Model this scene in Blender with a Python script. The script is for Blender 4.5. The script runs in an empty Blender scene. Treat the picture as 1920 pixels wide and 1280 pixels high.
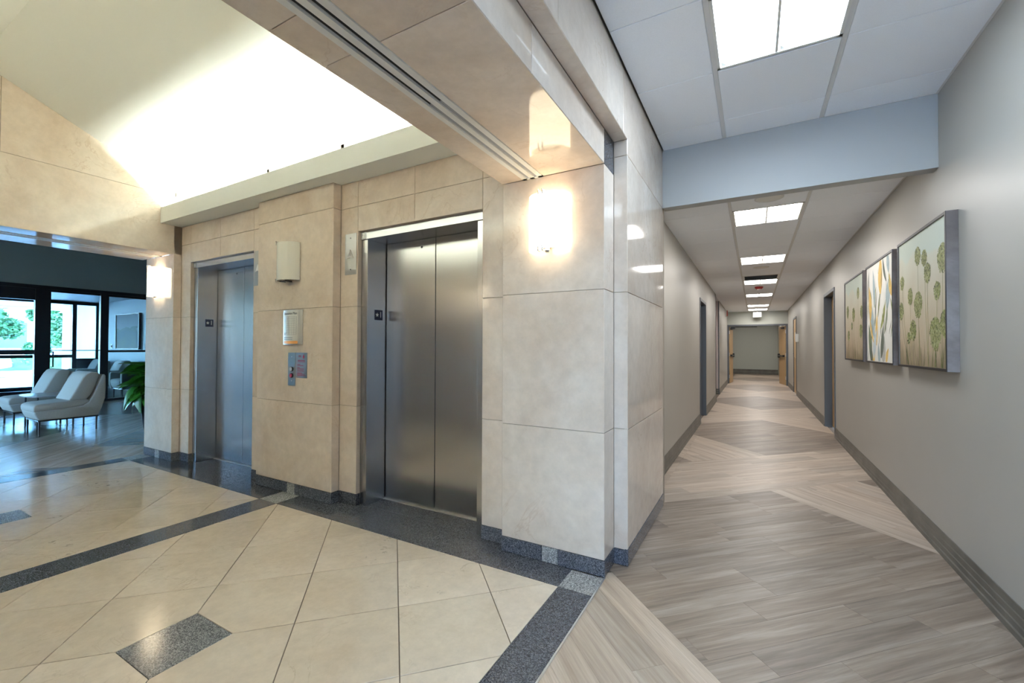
import bpy, bmesh, math, random
from mathutils import Vector, Matrix
random.seed(7)
PI = math.pi
C = bpy.context.scene.collection
SC = bpy.context.scene

# ------------------------------------------------------------------ camera, world, exposure
def cam_matrix(yaw, pitch, roll, loc):
    cy, sy = math.cos(yaw), math.sin(yaw); cp, sp = math.cos(pitch), math.sin(pitch); cr, sr = math.cos(roll), math.sin(roll)
    M = Matrix(((cy, -sy, 0), (sy, cy, 0), (0, 0, 1))) @ Matrix(((1, 0, 0), (0, cp, -sp), (0, sp, cp))) @ Matrix(((cr, 0, sr), (0, 1, 0), (-sr, 0, cr)))
    r, f, u = M.col[0], M.col[1], M.col[2]
    return Matrix(((r[0], u[0], -f[0], loc[0]), (r[1], u[1], -f[1], loc[1]), (r[2], u[2], -f[2], loc[2]), (0, 0, 0, 1)))
cd = bpy.data.cameras.new('camera'); cam = bpy.data.objects.new('camera', cd); C.objects.link(cam)
cd.sensor_width = 36; cd.lens = 811.4747 / 1920 * 36; cd.clip_start = .05; cd.clip_end = 500
cam.matrix_world = cam_matrix(math.radians(29.22118), math.radians(.82962), math.radians(-.174227), (0, 0, 1.265))
SC.camera = cam
SC.view_settings.view_transform = 'Standard'; SC.view_settings.look = 'None'
SC.view_settings.gamma = 1; SC.view_settings.use_curve_mapping = False
SC.view_settings.exposure = 1.88
try:
    SC.cycles.use_denoising = True; SC.cycles.max_bounces = 10; SC.cycles.diffuse_bounces = 6; SC.cycles.glossy_bounces = 5
    SC.cycles.transparent_max_bounces = 12; SC.cycles.sample_clamp_indirect = 6; SC.cycles.caustics_reflective = False; SC.cycles.caustics_refractive = False
except Exception: pass
W = bpy.data.worlds.new('sky'); SC.world = W; W.use_nodes = True
wn = W.node_tree; wn.nodes.clear()
sky = wn.nodes.new('ShaderNodeTexSky'); sky.sky_type = 'NISHITA'; sky.sun_disc = False
sky.sun_elevation = math.radians(55); sky.sun_rotation = math.radians(200); sky.air_density = 1.0; sky.dust_density = 1.5
bg = wn.nodes.new('ShaderNodeBackground'); wo = wn.nodes.new('ShaderNodeOutputWorld')
bg.inputs['Strength'].default_value = 2.6
tint = wn.nodes.new('ShaderNodeMix'); tint.data_type = 'RGBA'; tint.blend_type = 'MULTIPLY'; tint.inputs[0].default_value = 1; tint.inputs[7].default_value = (.80, .95, 1.12, 1)
wn.links.new(sky.outputs[0], tint.inputs[6]); wn.links.new(tint.outputs[2], bg.inputs[0]); wn.links.new(bg.outputs[0], wo.inputs[0])
sl = bpy.data.lights.new('sun', 'SUN'); sl.energy = 22; sl.angle = .01; sl.color = (.76, .90, 1)
so = bpy.data.objects.new('sun', sl); C.objects.link(so); so.rotation_euler = (math.radians(-30), math.radians(-12), 0)
COVE = 178.0; TROF_NEAR = 10.0; TROF = 8.8; SCONCE = 2.3

# ------------------------------------------------------------------ materials
def new_mat(name):
    m = bpy.data.materials.new(name); m.use_nodes = True
    t = m.node_tree; b = t.nodes['Principled BSDF']
    return m, t, b
def N(t, typ, **k):
    n = t.nodes.new(typ)
    for a, v in k.items():
        if a in n.inputs: n.inputs[a].default_value = v
        else: setattr(n, a, v)
    return n
def ramp(t, src, stops):
    r = t.nodes.new('ShaderNodeValToRGB'); e = r.color_ramp.elements
    while len(e) < len(stops): e.new(.5)
    for x, (p, c) in zip(e, stops):
        x.position = p; x.color = (*c, 1)
    t.links.new(src, r.inputs[0]); return r
def coords(t, scale=(1, 1, 1), rand=True, rot=(0, 0, 0)):
    tc = t.nodes.new('ShaderNodeTexCoord'); mp = N(t, 'ShaderNodeMapping'); mp.inputs['Scale'].default_value = scale; mp.inputs['Rotation'].default_value = rot
    if rand:
        oi = t.nodes.new('ShaderNodeObjectInfo'); mu = N(t, 'ShaderNodeVectorMath', operation='MULTIPLY_ADD')
        cx = t.nodes.new('ShaderNodeCombineXYZ')
        for i in range(3): t.links.new(oi.outputs['Random'], cx.inputs[i])
        t.links.new(cx.outputs[0], mu.inputs[0]); mu.inputs[1].default_value = (37, 53, 71); t.links.new(tc.outputs['Object'], mu.inputs[2])
        t.links.new(mu.outputs[0], mp.inputs[0])
    else: t.links.new(tc.outputs['Object'], mp.inputs[0])
    return mp
def mixc(t, fac, a, b, typ='MIX'):
    m = t.nodes.new('ShaderNodeMix'); m.data_type = 'RGBA'; m.blend_type = typ
    for s, v in ((0, fac), (6, a), (7, b)):
        if hasattr(v, 'node'): t.links.new(v, m.inputs[s])
        elif s == 0: m.inputs[0].default_value = v
        else: m.inputs[s].default_value = (*v, 1)
    return m.outputs[2]
def bump(t, b, src, strength, dist=.002):
    n = N(t, 'ShaderNodeBump', Strength=strength, Distance=dist); t.links.new(src, n.inputs['Height']); t.links.new(n.outputs[0], b.inputs['Normal'])
def plain(name, col, rough=.5, metal=0, noise=0.0, nscale=30, spec=None, bmp=0):
    m, t, b = new_mat(name); b.inputs['Base Color'].default_value = (*col, 1); b.inputs['Roughness'].default_value = rough; b.inputs['Metallic'].default_value = metal
    if spec is not None: b.inputs['Specular IOR Level'].default_value = spec
    if noise or bmp:
        mp = coords(t); nz = N(t, 'ShaderNodeTexNoise', Scale=nscale, Detail=4.0); t.links.new(mp.outputs[0], nz.inputs['Vector'])
        if noise:
            r = ramp(t, nz.outputs[0], [(.3, tuple(c * (1 - noise) for c in col)), (.7, tuple(min(1, c * (1 + noise)) for c in col))]); t.links.new(r.outputs[0], b.inputs['Base Color'])
        if bmp: bump(t, b, nz.outputs[0], bmp)
    return m
def emit(name, col, s):
    m = bpy.data.materials.new(name); m.use_nodes = True; t = m.node_tree; t.nodes.clear()
    e = N(t, 'ShaderNodeEmission', Strength=s); e.inputs[0].default_value = (*col, 1); o = t.nodes.new('ShaderNodeOutputMaterial'); t.links.new(e.outputs[0], o.inputs[0]); return m
def marble(name, c0, c1, vein, rough, veinamt=.5, scale=1.6, spots=0.0, var=.06):
    m, t, b = new_mat(name); mp = coords(t)
    n1 = N(t, 'ShaderNodeTexNoise', Scale=scale, Detail=7.0, Roughness=.62, Distortion=.7); t.links.new(mp.outputs[0], n1.inputs['Vector'])
    base = ramp(t, n1.outputs[0], [(.3, c0), (.68, c1)])
    n3 = N(t, 'ShaderNodeTexNoise', Scale=scale * 9, Detail=5.0, Roughness=.7); t.links.new(mp.outputs[0], n3.inputs['Vector'])
    f = ramp(t, n3.outputs[0], [(.35, (.93, .93, .93)), (.65, (1.03, 1.03, 1.03))])
    col = mixc(t, 1.0, base.outputs[0], f.outputs[0], 'MULTIPLY')
    n2 = N(t, 'ShaderNodeTexNoise', Scale=scale * 1.3, Detail=6.0, Roughness=.55, Distortion=1.6); t.links.new(mp.outputs[0], n2.inputs['Vector'])
    v = ramp(t, n2.outputs[0], [(.488, (0, 0, 0)), (.5, (1, 1, 1)), (.512, (0, 0, 0))])
    n4 = N(t, 'ShaderNodeTexNoise', Scale=scale * 1.1, Detail=2.0); t.links.new(mp.outputs[0], n4.inputs['Vector'])
    g = ramp(t, n4.outputs[0], [(.52, (0, 0, 0)), (.72, (1, 1, 1))])
    vf = mixc(t, 1.0, v.outputs[0], g.outputs[0], 'MULTIPLY')
    sc_ = N(t, 'ShaderNodeMath', operation='MULTIPLY'); t.links.new(vf, sc_.inputs[0]); sc_.inputs[1].default_value = veinamt
    col = mixc(t, sc_.outputs[0], col, vein)
    if spots:
        n5 = N(t, 'ShaderNodeTexNoise', Scale=24.0, Detail=3.0); t.links.new(mp.outputs[0], n5.inputs['Vector'])
        n6 = N(t, 'ShaderNodeTexNoise', Scale=2.3, Detail=1.0); t.links.new(mp.outputs[0], n6.inputs['Vector'])
        a = ramp(t, n5.outputs[0], [(.6, (0, 0, 0)), (.66, (1, 1, 1))]); c = ramp(t, n6.outputs[0], [(.66, (0, 0, 0)), (.74, (1, 1, 1))])
        s = mixc(t, 1.0, a.outputs[0], c.outputs[0], 'MULTIPLY'); s2 = N(t, 'ShaderNodeMath', operation='MULTIPLY'); t.links.new(s, s2.inputs[0]); s2.inputs[1].default_value = spots
        col = mixc(t, s2.outputs[0], col, (.22, .2, .17))
    oi = t.nodes.new('ShaderNodeObjectInfo'); r = ramp(t, oi.outputs['Random'], [(0, (1 - var, 1 - var, 1 - var * 1.2)), (1, (1, 1, 1))])
    col = mixc(t, 1.0, col, r.outputs[0], 'MULTIPLY')
    t.links.new(col, b.inputs['Base Color']); b.inputs['Roughness'].default_value = rough
    return m
def granite(name, dark, mid, light, scale, rough):
    m, t, b = new_mat(name); mp = coords(t)
    v = N(t, 'ShaderNodeTexVoronoi', Scale=scale); t.links.new(mp.outputs[0], v.inputs['Vector'])
    n = N(t, 'ShaderNodeTexNoise', Scale=scale * .8, Detail=3.0, Roughness=.7); t.links.new(mp.outputs[0], n.inputs['Vector'])
    sep = t.nodes.new('ShaderNodeSeparateColor'); t.links.new(v.outputs['Color'], sep.inputs[0])
    a = ramp(t, sep.outputs[0], [(.1, dark), (.5, mid), (.95, light)])
    c = ramp(t, n.outputs[0], [(.35, (.6, .6, .62)), (.7, (1.25, 1.25, 1.25))])
    col = mixc(t, 1.0, a.outputs[0], c.outputs[0], 'MULTIPLY'); t.links.new(col, b.inputs['Base Color']); b.inputs['Roughness'].default_value = rough
    return m
def wood(name, a, c, d, rough, rot, var=.25, fine=True, spec=.5):
    m, t, b = new_mat(name); mp0 = coords(t)
    mp = N(t, 'ShaderNodeMapping', vector_type='POINT'); mp.inputs['Rotation'].default_value = (0, 0, rot)
    t.links.new(mp0.outputs[0], mp.inputs[0])
    mq = N(t, 'ShaderNodeMapping'); mq.inputs['Scale'].default_value = (.8, 13, 1); t.links.new(mp.outputs[0], mq.inputs[0])
    n = N(t, 'ShaderNodeTexNoise', Scale=1.5, Detail=9.0, Roughness=.66, Distortion=.5); t.links.new(mq.outputs[0], n.inputs['Vector'])
    r = ramp(t, n.outputs[0], [(.3, a), (.5, c), (.72, d)])
    mr = N(t, 'ShaderNodeMapping'); mr.inputs['Scale'].default_value = (6, 130, 1); t.links.new(mp.outputs[0], mr.inputs[0])
    n2 = N(t, 'ShaderNodeTexNoise', Scale=1.0, Detail=3.0); t.links.new(mr.outputs[0], n2.inputs['Vector'])
    f = ramp(t, n2.outputs[0], [(.3, (.9, .9, .9)), (.7, (1.06, 1.06, 1.06))])
    col = mixc(t, 1.0, r.outputs[0], f.outputs[0], 'MULTIPLY')
    oi = t.nodes.new('ShaderNodeObjectInfo'); rr = ramp(t, oi.outputs['Random'], [(0, (1 - var, 1 - var, 1 - var)), (.5, (1, 1, 1)), (1, (1 + var * .6, 1 + var * .5, 1 + var * .4))])
    col = mixc(t, 1.0, col, rr.outputs[0], 'MULTIPLY')
    t.links.new(col, b.inputs['Base Color']); b.inputs['Roughness'].default_value = rough; b.inputs['Specular IOR Level'].default_value = spec
    bump(t, b, n2.outputs[0], .15, .001)
    return m
def steel(name, col, rough, tan=(0, 0, 1), aniso=.85):
    m, t, b = new_mat(name); b.inputs['Metallic'].default_value = 1; b.inputs['Roughness'].default_value = rough
    b.inputs['Anisotropic'].default_value = aniso; ge = t.nodes.new('ShaderNodeNewGeometry'); cx = N(t, 'ShaderNodeVectorMath', operation='CROSS_PRODUCT'); t.links.new(ge.outputs['True Normal'], cx.inputs[0]); cx.inputs[1].default_value = (.01, 0, 1); t.links.new(cx.outputs[0], b.inputs['Tangent'])
    mp = coords(t, (500, 500, 2)); n = N(t, 'ShaderNodeTexNoise', Scale=1.0, Detail=2.0); t.links.new(mp.outputs[0], n.inputs['Vector'])
    r = ramp(t, n.outputs[0], [(.3, tuple(c * .95 for c in col)), (.7, col)]); t.links.new(r.outputs[0], b.inputs['Base Color'])
    return m
def glass(name, tint=(.9, .97, .97)):
    m = bpy.data.materials.new(name); m.use_nodes = True; t = m.node_tree; t.nodes.clear()
    tr = t.nodes.new('ShaderNodeBsdfTransparent'); tr.inputs[0].default_value = (*tint, 1); gl = N(t, 'ShaderNodeBsdfGlossy', Roughness=.01)
    fr = N(t, 'ShaderNodeFresnel', IOR=1.45); mx = t.nodes.new('ShaderNodeMixShader'); o = t.nodes.new('ShaderNodeOutputMaterial')
    t.links.new(fr.outputs[0], mx.inputs[0]); t.links.new(tr.outputs[0], mx.inputs[1]); t.links.new(gl.outputs[0], mx.inputs[2]); t.links.new(mx.outputs[0], o.inputs[0]); return m

M = {}
M['stone'] = marble('beige_marble', (.665, .545, .445), (.80, .71, .625), (.46, .30, .2), .07, .42)
M['tile'] = marble('cream_marble_tile', (.635, .53, .415), (.745, .645, .525), (.36, .28, .2), .16, .45, 2.2, spots=.75, var=.1)
M['grout'] = plain('grout', (.17, .13, .10), .9)
M['jointing'] = plain('pale_jointing', (.38, .33, .27), .9)
M['granite'] = granite('dark_granite', (.02, .022, .03), (.07, .075, .09), (.17, .175, .19), 260, .13)
M['granite_base'] = granite('blue_granite', (.028, .032, .042), (.088, .095, .118), (.2, .21, .24), 260, .16)
M['granite_light'] = granite('light_granite', (.10, .10, .10), (.34, .34, .33), (.6, .6, .58), 300, .16)
M['granite_mid'] = granite('grey_granite', (.06, .065, .065), (.19, .195, .195), (.36, .36, .35), 260, .12)
LW = ((.30, .228, .168), (.42, .338, .262), (.56, .48, .395)); DW = ((.13, .092, .064), (.225, .175, .133), (.36, .298, .24))
M['plank_light_p'] = wood('light_plank', *LW, .42, -PI / 4, .16); M['plank_light_q'] = wood('light_plank_cross', *LW, .42, PI / 4, .16)
M['plank_dark_p'] = wood('dark_plank', *DW, .42, -PI / 4, .2)
M['lounge_dark'] = wood('lounge_dark_plank', *DW, .2, -PI / 4, .2); M['lounge_light'] = wood('lounge_light_plank', *LW, .2, PI / 4, .16)
M['steel'] = steel('brushed_steel', (.50, .505, .52), .27, aniso=.8)
M['steel_plate'] = steel('steel_plate', (.42, .43, .44), .34, (0, 0, 1), .5)
M['dark_gap'] = plain('dark_gap', (.01, .01, .012), .8)
M['alu'] = plain('aluminium', (.75, .75, .74), .35, 1)
M['white_metal'] = plain('white_metal', (.72, .72, .69), .4)
M['chrome'] = plain('chrome', (.8, .8, .8), .12, 1)
M['vault'] = plain('white_plaster', (.80, .83, .80), .7)
M['paint'] = plain('greige_paint', (.385, .367, .33), .42, noise=.012, nscale=3)
M['paint_head'] = plain('pale_blue_grey_paint', (.41, .415, .41), .5)
M['paint_vest'] = plain('vestibule_paint', (.44, .48, .49), .6); M['paint_dark'] = plain('dark_green_grey_paint', (.24, .25, .22), .5)
M['paint_end'] = plain('sage_grey_paint', (.42, .43, .38), .6)
M['paint_pink'] = plain('pale_pink_paint', (.6, .5, .48), .6)
M['ctile'] = plain('mineral_tile', (.87, .905, .965), .9, noise=.03, nscale=260, bmp=.25)
M['tbar'] = plain('white_t_bar', (.66, .66, .66), .5)
M['plenum'] = plain('plenum', (.05, .05, .055), .9)
M['base'] = plain('grey_brown_rubber', (.125, .113, .092), .45, noise=.25, nscale=6)
M['frame_grey'] = plain('dark_grey_door_frame', (.085, .09, .10), .4)
M['maple'] = wood('maple_veneer', (.42, .26, .11), (.5, .33, .16), (.56, .39, .21), .4, PI / 2, .06)
M['black'] = plain('black_plastic', (.012, .012, .014), .4)
M['bronze'] = plain('dark_bronze_anodised', (.012, .013, .018), .32, .3)
M['glass'] = glass('clear_glass'); M['glass_dark'] = glass('tinted_glass', (.47, .52, .56)); M['glass_dimmed'] = glass('daylight_dimming_glass', (.34, .40, .43)); M['glass_blue'] = glass('storefront_glass', (.60, .74, .83))  # window_4 glass is darkened to cut the daylight it lets in
M['opal_off'] = plain('opal_glass', (.74, .73, .66), .22)
M['opal_on'] = emit('lit_opal_glass', (1, .82, .56), SCONCE)
M['opal_core'] = emit('lamp_tube', (1, .86, .66), SCONCE)
M['cove_tube'] = emit('cove_tube', (.95, 1, .91), COVE)
M['trof_near'] = emit('cool_lit_lens', (.70, .85, 1), TROF_NEAR)
M['trof'] = emit('lit_lens', (1, .965, .93), TROF)
M['exit_lit'] = emit('lit_sign_face', (1, .97, .93), .5); M['navy'] = plain('navy_plate', (.012, .018, .06), .4)
M['silver_print'] = plain('silver_print', (.6, .62, .66), .4)
M['red_print'] = plain('red_print', (.42, .02, .05), .5)
M['red'] = plain('red_plastic', (.45, .03, .025), .4)
M['paper'] = plain('paper', (.72, .72, .68), .35)
M['orange'] = plain('orange_print', (.72, .33, .08), .45)
M['ink'] = plain('grey_ink', (.07, .07, .075), .6); M['ink_pale'] = plain('pale_grey_ink', (.33, .34, .34), .6)
M['fabric'] = plain('grey_beige_upholstery', (.54, .525, .48), .85, noise=.1, nscale=160, bmp=.3)
M['leg_metal'] = plain('gunmetal_leg', (.08, .08, .085), .3, .9)
M['table_top'] = plain('grey_laminate', (.33, .34, .36), .25)
M['pot'] = plain('black_planter', (.008, .013, .02), .3)
M['soil'] = plain('soil', (.03, .02, .012), .9)
M['leaf'] = plain('glossy_leaf', (.018, .12, .012), .32, noise=.35, nscale=9)
M['tree_leaf'] = plain('tree_leaf', (.09, .2, .07), .6, noise=.4, nscale=2)
M['hedge_leaf'] = plain('hedge_leaf', (.12, .24, .08), .6, noise=.4, nscale=2)
M['bark'] = plain('bark', (.16, .11, .08), .9, noise=.3, nscale=6)
M['concrete'] = plain('pale_concrete', (.55, .55, .53), .9, noise=.05, nscale=.6)
M['render'] = plain('pale_render', (.62, .63, .64), .8)
M['shade_glass'] = plain('blue_shop_glass', (.1, .17, .24), .15)
M['car_paint'] = plain('white_car_paint', (.7, .71, .73), .15)
M['car_grey'] = plain('grey_car_plastic', (.06, .07, .08), .5)
M['art_wood'] = wood('weathered_dark_wood', (.07, .06, .06), (.15, .125, .12), (.27, .25, .26), .3, 0, .1)
M['art_edge'] = plain('black_frame_edge', (.012, .011, .012), .4)

# ------------------------------------------------------------------ builders
MC = {}
def link(name, me, parent=None, loc=None):
    o = bpy.data.objects.new(name, me); C.objects.link(o)
    if loc is not None: o.location = loc
    if parent is not None: o.parent = parent
    return o
def offs(pts, d):
    n = len(pts); out = []
    for i in range(n):
        p0, p1, p2 = Vector(pts[i - 1]), Vector(pts[i]), Vector(pts[(i + 1) % n])
        e1 = (p1 - p0).normalized(); e2 = (p2 - p1).normalized(); n1 = Vector((-e1.y, e1.x)); n2 = Vector((-e2.y, e2.x))
        k = 1 + n1.dot(n2); k = max(k, .35)
        out.append(p1 + (n1 + n2) * (d / k))
    return out
def area2(p): return sum(p[i - 1][0] * p[i][1] - p[i][0] * p[i - 1][1] for i in range(len(p))) / 2
def slab(name, mat, pts, O, U, V, parent=None, thick=.02, gap=.0015, bev=.0014):
    """One panel: polygon pts (u,v, anticlockwise) in the plane O,U,V; its face lies on the plane, its body behind it."""
    pts = [tuple(p) for p in pts]
    if area2(pts) < 0: pts.reverse()
    pts = [tuple(p) for p in offs(pts, gap)]
    U, V, O = Vector(U), Vector(V), Vector(O); Nn = U.cross(V)
    cx = sum(p[0] for p in pts) / len(pts); cy = sum(p[1] for p in pts) / len(pts)
    loc = O + U * cx + V * cy
    L = [(p[0] - cx, p[1] - cy) for p in pts]
    key = (tuple((round(a, 4), round(b, 4)) for a, b in L), tuple(U), tuple(V), thick, bev, mat)
    me = MC.get(key)
    if me is None:
        n = len(L); I = offs(L, bev); vs = []
        for q, d in ((I, 0), (L, -bev), (L, -thick)):
            for a, b in q: vs.append(U * a + V * b + Nn * d)
        fs = [tuple(range(n))]
        for k in (0, n):
            for i in range(n):
                j = (i + 1) % n; fs.append((k + i, k + n + i, k + n + j, k + j))
        me = bpy.data.meshes.new(name); me.from_pydata(vs, [], fs); me.materials.append(M[mat]); me.update(); MC[key] = me
    o = bpy.data.objects.new(name, me); C.objects.link(o); o.location = loc
    if parent is not None: o.parent = parent; o.matrix_parent_inverse = Matrix.Translation(-Vector(parent.location))
    return o
def rect(a0, a1, b0, b1): return [(a0, b0), (a1, b0), (a1, b1), (a0, b1)]
def clip(poly, a, b, c):
    """keep a*x+b*y<=c"""
    out = []
    for i in range(len(poly)):
        p, q = poly[i - 1], poly[i]; dp, dq = a * p[0] + b * p[1] - c, a * q[0] + b * q[1] - c
        if (dp < 0) != (dq < 0):
            s = dp / (dp - dq); out.append((p[0] + (q[0] - p[0]) * s, p[1] + (q[1] - p[1]) * s))
        if dq <= 0: out.append(q)
    r = []
    for p in out:
        if not r or math.hypot(p[0] - r[-1][0], p[1] - r[-1][1]) > 1e-4: r.append(p)
    if len(r) > 1 and math.hypot(r[0][0] - r[-1][0], r[0][1] - r[-1][1]) <= 1e-4: r.pop()
    return r
def cliprect(p, x0, x1, y0, y1):
    for a, b, c in ((-1, 0, -x0), (1, 0, x1), (0, -1, -y0), (0, 1, y1)):
        p = clip(p, a, b, c)
        if len(p) < 3: return []
    return p
class G:
    """collects shapes; build() links them as one mesh object"""
    def __init__(s): s.v = []; s.f = []; s.m = []; s.mats = []
    def mi(s, mat):
        if mat not in s.mats: s.mats.append(mat)
        return s.mats.index(mat)
    def add(s, vs, fs, mat):
        k = len(s.v); s.v += [tuple(x) for x in vs]; i = s.mi(mat)
        for f in fs: s.f.append(tuple(k + a for a in f)); s.m.append(i)
        return s
    def box(s, lo, hi, mat='white_metal'):
        x0, y0, z0 = lo; x1, y1, z1 = hi
        return s.add([(x0, y0, z0), (x1, y0, z0), (x1, y1, z0), (x0, y1, z0), (x0, y0, z1), (x1, y0, z1), (x1, y1, z1), (x0, y1, z1)],
                     [(0, 3, 2, 1), (4, 5, 6, 7), (0, 1, 5, 4), (1, 2, 6, 5), (2, 3, 7, 6), (3, 0, 4, 7)], mat)
    def prism(s, pts, O, U, V, d, mat):
        """polygon in plane O,U,V pushed along U x V by d"""
        if area2(pts) < 0: pts = list(reversed(pts))
        O, U, V = Vector(O), Vector(U), Vector(V); Nn = U.cross(V); n = len(pts)
        vs = [O + U * a + V * b for a, b in pts] + [O + U * a + V * b + Nn * d for a, b in pts]
        fs = [tuple(range(n, 2 * n)), tuple(reversed(range(n)))] + [(i, (i + 1) % n, n + (i + 1) % n, n + i) for i in range(n)]
        if d < 0: fs = [tuple(reversed(f)) for f in fs]
        return s.add(vs, fs, mat)
    def flat(s, pts, O, U, V, mat):
        if area2(pts) < 0: pts = list(reversed(pts))
        O, U, V = Vector(O), Vector(U), Vector(V)
        return s.add([O + U * a + V * b for a, b in pts], [tuple(range(len(pts)))], mat)
    def tube(s, path, r, mat, n=8, cap=True):
        path = [Vector(p) for p in path]; vs = []; fs = []
        rs = r if isinstance(r, (list, tuple)) else [r] * len(path)
        ref = Vector((0, 0, 1))
        for i, p in enumerate(path):
            d = (path[min(i + 1, len(path) - 1)] - path[max(i - 1, 0)]).normalized()
            rf = ref if abs(d.dot(ref)) < .95 else Vector((1, 0, 0))
            a = d.cross(rf).normalized(); b = d.cross(a)
            for k in range(n): vs.append(p + a * (rs[i] * math.cos(2 * PI * k / n)) + b * (rs[i] * math.sin(2 * PI * k / n)))
        for i in range(len(path) - 1):
            for k in range(n):
                j = (k + 1) % n; fs.append((i * n + k, (i + 1) * n + k, (i + 1) * n + j, i * n + j))
        if cap: fs.append(tuple(range(n))); fs.append(tuple(reversed(range((len(path) - 1) * n, len(path) * n))))
        return s.add(vs, fs, mat)
    def lathe(s, prof, c, mat, n=24, cap=False):
        vs = []; fs = []
        for r, z in prof:
            for k in range(n): vs.append((c[0] + r * math.cos(2 * PI * k / n), c[1] + r * math.sin(2 * PI * k / n), c[2] + z))
        for i in range(len(prof) - 1):
            for k in range(n):
                j = (k + 1) % n; fs.append((i * n + k, i * n + j, (i + 1) * n + j, (i + 1) * n + k))
        if cap: fs.append(tuple(reversed(range(n)))); fs.append(tuple(range((len(prof) - 1) * n, len(prof) * n)))
        return s.add(vs, fs, mat)
    def build(s, name, parent=None, smooth=False, bevel=0, loc=None, segs=2):
        me = bpy.data.meshes.new(name); me.from_pydata(s.v, [], s.f)
        for m in s.mats: me.materials.append(M[m])
        me.polygons.foreach_set('material_index', s.m)
        if smooth: me.polygons.foreach_set('use_smooth', [True] * len(me.polygons))
        me.update(); o = link(name, me, parent, loc)
        if bevel:
            b = o.modifiers.new('bevel', 'BEVEL'); b.width = bevel; b.segments = segs; b.limit_method = 'ANGLE'; b.angle_limit = math.radians(35)
        return o
def at(o, parent):
    """keep a world-space mesh where it is under a translated parent"""
    o.parent = parent; o.matrix_parent_inverse = Matrix.Translation(-Vector(parent.location)); return o
def thing(name, label, cat, loc=(0, 0, 0), rz=0, group=None):
    o = bpy.data.objects.new(name, None); C.objects.link(o); o.location = loc; o.rotation_euler = (0, 0, rz); o.empty_display_size = .1
    o['label'] = label; o['category'] = cat
    if group: o['group'] = group
    return o
def tag(o, label, cat, group=None):
    o['label'] = label; o['category'] = cat
    if group: o['group'] = group
    return o
def struct(o): o['kind'] = 'structure'; return o
def stuff(o): o['kind'] = 'stuff'; return o
def copy_tree(o, parent=None):
    c = o.copy(); C.objects.link(c)
    if parent is not None: c.parent = parent
    for ch in list(o.children): copy_tree(ch, c)
    return c
def text(name, s, size, O, U, V, mat, parent=None, align='CENTER', depth=.0008):
    cu = bpy.data.curves.new(name, 'FONT'); cu.body = s; cu.size = size; cu.align_x = align; cu.align_y = 'CENTER'; cu.extrude = depth / 2
    t = bpy.data.objects.new(name, cu); C.objects.link(t); dg = bpy.context.evaluated_depsgraph_get()
    me = bpy.data.meshes.new_from_object(t.evaluated_get(dg)); bpy.data.objects.remove(t); me.name = name
    me.materials.clear(); me.materials.append(M[mat])
    U, V, O = Vector(U), Vector(V), Vector(O); Nn = U.cross(V)
    me.transform(Matrix(((U.x, V.x, Nn.x, O.x), (U.y, V.y, Nn.y, O.y), (U.z, V.z, Nn.z, O.z), (0, 0, 0, 1))))
    o = link(name, me)
    return at(o, parent) if parent is not None else o
X_, Y_, Z_ = (1, 0, 0), (0, 1, 0), (0, 0, 1); NX, NY, NZ = (-1, 0, 0), (0, -1, 0), (0, 0, -1)

# ------------------------------------------------------------------ dimensions (metres, from the photograph)
XR = 1.012; XO = -.643; XB = -.725; XA = -1.381; XC = -.803
YP = 2.344; YE = 2.419; YJ = 2.46; YD = 2.663
MP0, MP1 = -4.012, -2.976; XL = -5.61; XBL = -6.265
EL = (-2.178, -4.811); SW = .597; JW = .53
ZB = 2.295; ZC = 2.605; ZF = 2.775; JZ = [.093, .793, 1.594, 2.398, 2.605]
HI = 2.865; LO = 2.57; YH = 3.645; ZH = 2.40
YM = .942                                                     # the elevator lobby's middle
YPm = 2 * YM - YP; YEm = 2 * YM - YE

# ------------------------------------------------------------------ floor
fl = G()
fl.box((-6.40, -4.2, -.12), (1.2, 26, -.006), 'grout')
floor = struct(fl.build('floor'))
gt = dict(O=(0, 0, .002), U=X_, V=Y_, thick=.006, gap=.0006, bev=.0006)
# dark granite borders, light corner squares
def gslab(x0, x1, y0, y1, mat='granite', nm='granite_slab'): slab(nm, mat, rect(x0, x1, y0, y1), (0, 0, .002), X_, Y_, floor, .006, .0006, .0006)
YB0 = 2.142
for side in (0, 1):
    def yy(a, b): return (a, b) if side == 0 else (2 * YM - b, 2 * YM - a)
    for x0, x1 in ((-6.07, -5.42), (-5.42, -4.2), (-4.2, -3.607), (-3.378, -2.79), (-2.79, -1.385), (-1.385, -.913)):
        gslab(x0, x1, *yy(YB0, 2.47))
    gslab(-3.607, -3.378, *yy(YB0, 2.40), 'granite_light'); gslab(-.913, XB, *yy(YB0, 2.338), 'granite_light'); gslab(-6.275, -6.07, *yy(YB0, 2.338), 'granite_light')
    for c in EL:
        gslab(c - .60, c + .60, *yy(2.47, 2.66))
for y0, y1 in ((-.254, .34), (.34, 1.534), (1.534, YB0)):
    gslab(-.913, XB, y0, y1); gslab(-6.275, -6.07, y0, y1)
for y0, y1 in ((-.254, .937), (.937, YB0)): gslab(-3.607, -3.378, y0, y1)
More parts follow.
